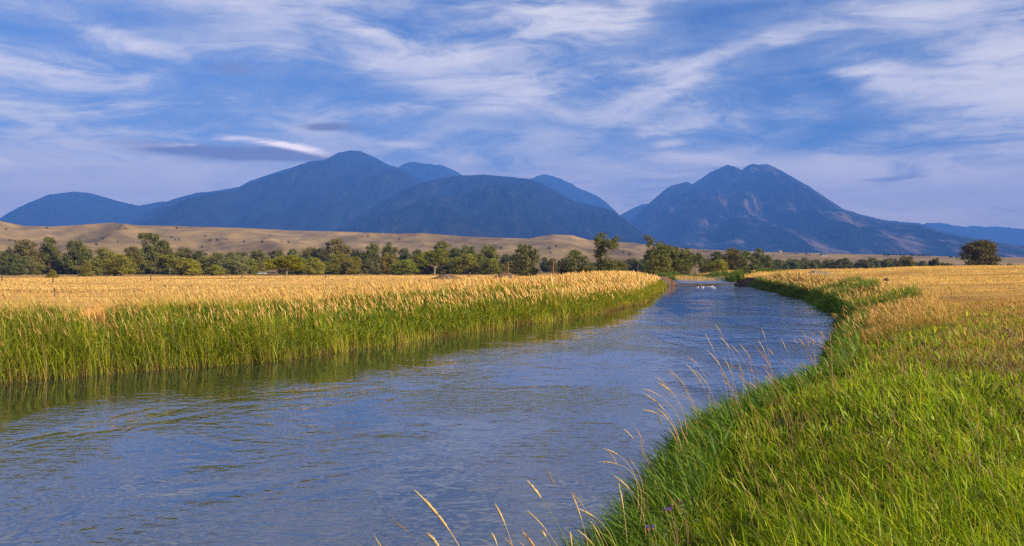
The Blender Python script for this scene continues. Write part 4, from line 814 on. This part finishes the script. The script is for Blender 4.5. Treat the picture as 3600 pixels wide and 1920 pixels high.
mb = MB(); mb.box((-1.6, -1.2, -.2), (1.6, 1.2, 1.15)); mb.build('wall', M_POST, shed); mb = MB(); mb.hull(np.array([(-1.9, -1.5, 1.16), (1.9, -1.5, 1.16), (1.9, 0, 1.85), (-1.9, 0, 1.85)], float), np.array([(-1.9, -1.5, 1.24), (1.9, -1.5, 1.24), (1.9, 0, 1.93), (-1.9, 0, 1.93)], float)); mb.hull(np.array([(-1.9, .002, 1.85), (1.9, .002, 1.85), (1.9, 1.5, 1.16), (-1.9, 1.5, 1.16)], float), np.array([(-1.9, .002, 1.93), (1.9, .002, 1.93), (1.9, 1.5, 1.24), (-1.9, 1.5, 1.24)], float)); mb.build('roof', M_ROOF, shed)
def house(px, py, w, h, dp, label):
    x, y = at_px(px, py, hz1, 800, 3400)
    if y > 3000: y = 1900.0; x = at_depth(px, y)
    e = empty('farmhouse', (x, y, hz1(x, y)), label, 'house', rz=-.35)
    mb = MB(); mb.box((-w / 2, -dp / 2, -1), (w / 2, dp / 2, h)); mb.hull(np.array([(-w / 2, -dp / 2, h), (-w / 2, dp / 2, h), (-w / 2, 0, h * 1.5)], float), np.array([(w / 2, -dp / 2, h), (w / 2, dp / 2, h), (w / 2, 0, h * 1.5)], float)); mb.build('wall', M_WHITE, e)
    mb = MB()
    for s in (-1, 1): mb.hull(np.array([(-w / 2 - .4, s * (dp / 2 + .5), h - .05), (-w / 2 - .4, 0, h * 1.5 + .1), (-w / 2 - .4, 0, h * 1.5 + .35), (-w / 2 - .4, s * (dp / 2 + .5), h + .2)], float), np.array([(w / 2 + .4, s * (dp / 2 + .5), h - .05), (w / 2 + .4, 0, h * 1.5 + .1), (w / 2 + .4, 0, h * 1.5 + .35), (w / 2 + .4, s * (dp / 2 + .5), h + .2)], float))
    mb.build('roof', M_ROOF, e)
    for k in (-.28, .05, .33): mb = MB(); mb.box((k * w, -dp / 2 - .08, h * .35), (k * w + w * .1, -dp / 2 + .05, h * .75)); mb.build('window', M_GLASS, e)
    return e
house(2744, 887, 7.0, 3.2, 6, 'white gabled farmhouse between dark trees far beyond the pool grove'); house(2897, 901, 11.0, 2.3, 6, 'long low white farmhouse far out above the hedge line')
for px, py, lb in ((2736, 886, 'dark tree at the left wall of the gabled farmhouse'), (2753, 888, 'dark tree at the right wall of the gabled farmhouse'), (2884, 901, 'dark tree at the left end of the long low farmhouse')):
    x, y = at_px(px, py, hz1, 800, 3400)
    if y > 3000: y = 1900.0; x = at_depth(px, y)
    e = empty('yard_tree', (x, y - 2, hz1(x, y)), lb, 'tree'); o = link('crown', PROTO['shrub'][1][1], e); o.color = (.03, .04, .025, 1); e.scale = (5, 5, 4.6)
plant_tree(2629, 943, 120, 34, 'shrub', 'deep', 'small dark shrub on the gold bank behind the right weir wall', 'shrub', 'shrub', minh=.6)

# ------------------------------------------------------------------ single stalks and thistles in front
M_STEM = solid('dry_stem', (1, 1, 1), 0.8, 0.1, use_col=True)
SG = 'seed stalks leaning over the water along the bank bend'; SL = 'thin golden seed stalk leaning over the water at the bank bend'
def wp(px, py, D): return np.array([(px - 1800) / 3118.0 * D, D, EYE - (py - 915.4) / 3118.0 * D])
def stalk(tip, low, D, label, group=None, green=False, head=1.0, rad=1.0):
    a = wp(*tip, D); l = wp(*low, D - .03); dx = (low[0] - tip[0]) * (.9 if low[1] > 1650 else .8)
    rx = l[0] + dx / 3118 * D * .8; ry = D - .06
    while water_dist(np.array([rx]), np.array([ry]))[0] < .15: rx += .05
    rz = g1(rx, ry) - .03; r0 = np.array([rx, ry, rz]); L = np.linalg.norm
    t = L(l - r0) / (L(l - r0) + L(a - l)); t = min(max(t, .35), .85); c1 = (l - (1 - t) ** 2 * r0 - t * t * a) / (2 * t * (1 - t))
    q = np.linspace(0, 1, 15)[:, None]; P = (1 - q) ** 2 * r0 + 2 * q * (1 - q) * c1 + q * q * a; P = P - r0
    e = empty('grass_stalk', tuple(r0), label, 'grass stalk', group)
    sc = np.array((.16, .20, .05) if green else (.48, .35, .15)); m = MB(); m.tube(P, np.linspace(.0032, .0013, 15) * rad, 5, sc); m.build('stem', M_STEM, e, True)
    t0 = 1 - (1 - t) * head; m = MB(); q = np.linspace(t0, 1.0, 26); PP = np.stack([np.interp(q, np.linspace(0, 1, 15), P[:, i]) for i in range(3)], -1)
    rr_ = .0058 * rad * np.sin(np.pi * np.linspace(.06, .97, 26)) ** .55 * (1 + .25 * rng.standard_normal(26)); hc_ = np.array([.52, .38, .16]) * rng.uniform(.85, 1.15)
    m.tube(PP, np.clip(rr_, .0015, .02), 6, hc_)
    for i in range(1, 25):                                                   # bristling spikelets
        for _ in range(4):
            d = rng.standard_normal(3); d /= L(d); tg = PP[i] - PP[i - 1]; tg /= L(tg) + 1e-9; s = PP[i]; m.tube([s, s + (d * .5 + tg) * rr_[i] * 2.2], [.0018 * rad, .0006 * rad], 3, hc_ * rng.uniform(.7, 1.2))
    m.build('seed_head', M_STEM, e, True); return e
ST = [((1456, 1722), (1580, 1865), 4.5, 'largest golden seed stalk leaning left over the water, bottom centre', 0, 1.25), ((1503, 1876), (1545, 1926), 4.2, 'seed head cut by the bottom edge just under the largest stalk', 0, 1.1),
 ((1740, 1771), (1778, 1850), 5.0, 'short stout golden seed head between the largest stalk and the green stalk', 0, 1.0), ((1729, 1876), (1746, 1912), 4.8, 'small seed head at the bottom edge under the short stout one', 0, .9),
 ((1855, 1690), (1975, 1869), 5.0, 'tall greenish stalk crossing the water near the bottom edge', 1, 1.05), ((1853, 1795), (1923, 1867), 5.2, 'thin pale stalk just under the tall greenish one', 0, .7), ((2011, 1737), (2045, 1829), 6.0, 'zigzag pale seed stalk nearest the grassy corner, upright', 0, .9),
 ((2034, 1790), (2090, 1818), 6.0, 'pale seed stalk bent sideways from the upright zigzag one', 0, .9), ((1836, 1871), (1881, 1922), 5.0, 'thin dry stalk at the bottom edge between the two green stalks', 0, .7), ((2004, 1869), (2011, 1922), 5.6, 'short upright dry stalk at the bottom edge by the grassy corner', 0, .8),
 ((1908, 1871), (1936, 1924), 4.8, 'green stalk tip rising from the bottom edge', 1, 1.0), ((2030, 1863), (2086, 1916), 5.8, 'dry stalk slanting from the grassy bottom corner', 0, .8), ((2077, 1833), (2107, 1884), 6.0, 'dry seed stalk at the very edge of the grassy corner', 0, .8),
 ((2105, 1624), (2171, 1632), 7.4, 'arched golden seed head bowing flat over the water', 0, 1.0), ((2120, 1577), (2171, 1598), 7.6, 'golden seed head just above the arched bowing one', 0, 1.0), ((2160, 1673), (2214, 1722), 7.2, 'bent golden seed stalk below the arched bowing one', 0, 1.0),
 ((2175, 1700), (2192, 1790), 7.0, 'tall upright pale seed stalk before the dark overhanging grass', 0, 1.1), ((2201, 1607), (2227, 1632), 7.8, 'small golden seed head right of the arched bowing one', 0, .9), ((2194, 1509), (2278, 1611), 7.8, 'long greenish stalk slanting up from the dark overhanging grass', 1, .9)]
for tip, low, D, lb, gr, rad in ST: stalk(tip, low, D, lb, None, bool(gr), .35 if gr else 1.0, rad)
for i, (tip, low, D) in enumerate([((2261, 1366), (2322, 1394), 11), ((2260, 1381), (2340, 1447), 10.5), ((2305, 1324), (2343, 1356), 11.5), ((2312, 1345), (2351, 1371), 11.2), ((2354, 1301), (2410, 1362), 12), ((2415, 1253), (2448, 1278), 13), ((2410, 1279), (2468, 1350), 12.5), ((2480, 1227), (2532, 1286), 13.5), ((2478, 1173), (2509, 1231), 14), ((2514, 1141), (2538, 1176), 14), ((2526, 1180), (2567, 1225), 14), ((2570, 1213), (2600, 1246), 14.5), ((2600, 1211), (2640, 1263), 15), ((2663, 1193), (2692, 1243), 16), ((2745, 1190), (2765, 1231), 17.5), ((2678, 1155), (2692, 1199), 16), ((2817, 1158), (2849, 1222), 19), ((2873, 1158), (2900, 1187), 20.5), ((2257, 1441), (2314, 1455), 10), ((2308, 1435), (2351, 1476), 10.3), ((2380, 1330), (2420, 1390), 12), ((2440, 1300), (2490, 1360), 12.8), ((2540, 1250), (2570, 1310), 14)]):
    stalk(tip, low, D, SL, SG, False, 1.0, 1.1)
M_PURPLE = solid('purple_petals', (0.17, 0.09, 0.42), 0.7, 0.1); M_BURR = solid('brown_burr', (0.22, 0.12, 0.10), 0.9, 0.1, 40, .6)
def thistle(px, py, D, label, hd):
    r0 = wp(px, py, D); zg = g1(r0[0] + .03, D); base = np.array([r0[0] + .05, D, zg]); e = empty('thistle', tuple(base), label, 'thistle')
    m = MB(); 
    for hx2, hy3, _ in hd: tp = wp(hx2, hy3, D) - base; m.tube([(0, 0, 0), tp * .5 + (.02, 0, .03), tp], [.005, .0035, .0022], 5, (.20, .16, .07))
    for k in range(7): z = .1 + .06 * k; an = rng.uniform(0, 6.28); m.tube([(.01, 0, z), (.01 + .05 * math.cos(an), .05 * math.sin(an), z + .03), (.01 + .10 * math.cos(an), .10 * math.sin(an), z + .01)], [.002, .006, .001], 4, (.10, .15, .05))
    m.build('stem', M_STEM, e, True)
    for hx2, hy3, pur in hd:
        tp = wp(hx2, hy3, D) - base; q = np.arange(9) * 2 * math.pi / 9; c = np.stack([np.cos(q), np.sin(q), 0 * q], -1); b2 = MB()
        b2.hull(tp + c * .006 + (0, 0, -.012), tp + c * .013); b2.hull(tp + c * .013 + (0, 0, .0005), tp + c * .009 + (0, 0, .011)); h = b2.build('flower_head', M_BURR, e, True)
        if pur:
            f = MB()
            for k in range(26): d = rng.standard_normal(3); d[2] = abs(d[2]) + .7; d /= np.linalg.norm(d); f.tube([tp + (0, 0, .010), tp + (0, 0, .010) + d * .022], [.0022, .0012], 3)
            f.build('petals', M_PURPLE, h)
thistle(2362, 1830, 6.9, 'thistle with a purple flower in the near bank grass', [(2355, 1797, 1), (2338, 1800, 1), (2361, 1777, 0)]); thistle(2300, 1890, 6.5, 'lower purple thistle nearest the bottom edge', [(2295, 1860, 1), (2277, 1862, 1)]); thistle(2400, 1805, 7.1, 'dried brown headed thistle beside the purple one', [(2385, 1759, 0), (2396, 1767, 0)])
n = 900; xy = np.stack([rng.normal(16.4, 1.6, n), rng.normal(42.5, 2.2, n)], -1); root, d = rooted(xy); root = root[d > .4]; n = len(root); root[:, 2] += unit(n, .25, .55)
yc = pick([(.62, .48, .03), (.55, .38, .03), (.35, .32, .05)], n)
stuff('yellow_wildflowers', [blades('fl', root, unit(n, .08, .16), np.full(n, .05), unit(n, .2, .8), rng.normal(WIND, 1.5, n), yc, seg=2)], M_STRAW, 'patch of small yellow flowers at the bend of the near bank', 'wildflowers')

# ------------------------------------------------------------------ air
HAZE_DENSITY = 1.25e-4
hz_m, hb, hout = material('air'); pv = hb.n('ShaderNodeVolumePrincipled'); pv.inputs['Color'].default_value = (0.10, 0.305, 1.0, 1); pv.inputs['Density'].default_value = HAZE_DENSITY; pv.inputs['Anisotropy'].default_value = 0.0
hb.nt.links.new(pv.outputs[0], hout.inputs['Volume'])
mb = MB(); mb.box((-15600, -15600, -10.5), (15600, 15600, 1190)); tag(mb.build('haze', hz_m), 'thin blue air between the camera and the mountains', 'haze', kind='stuff')
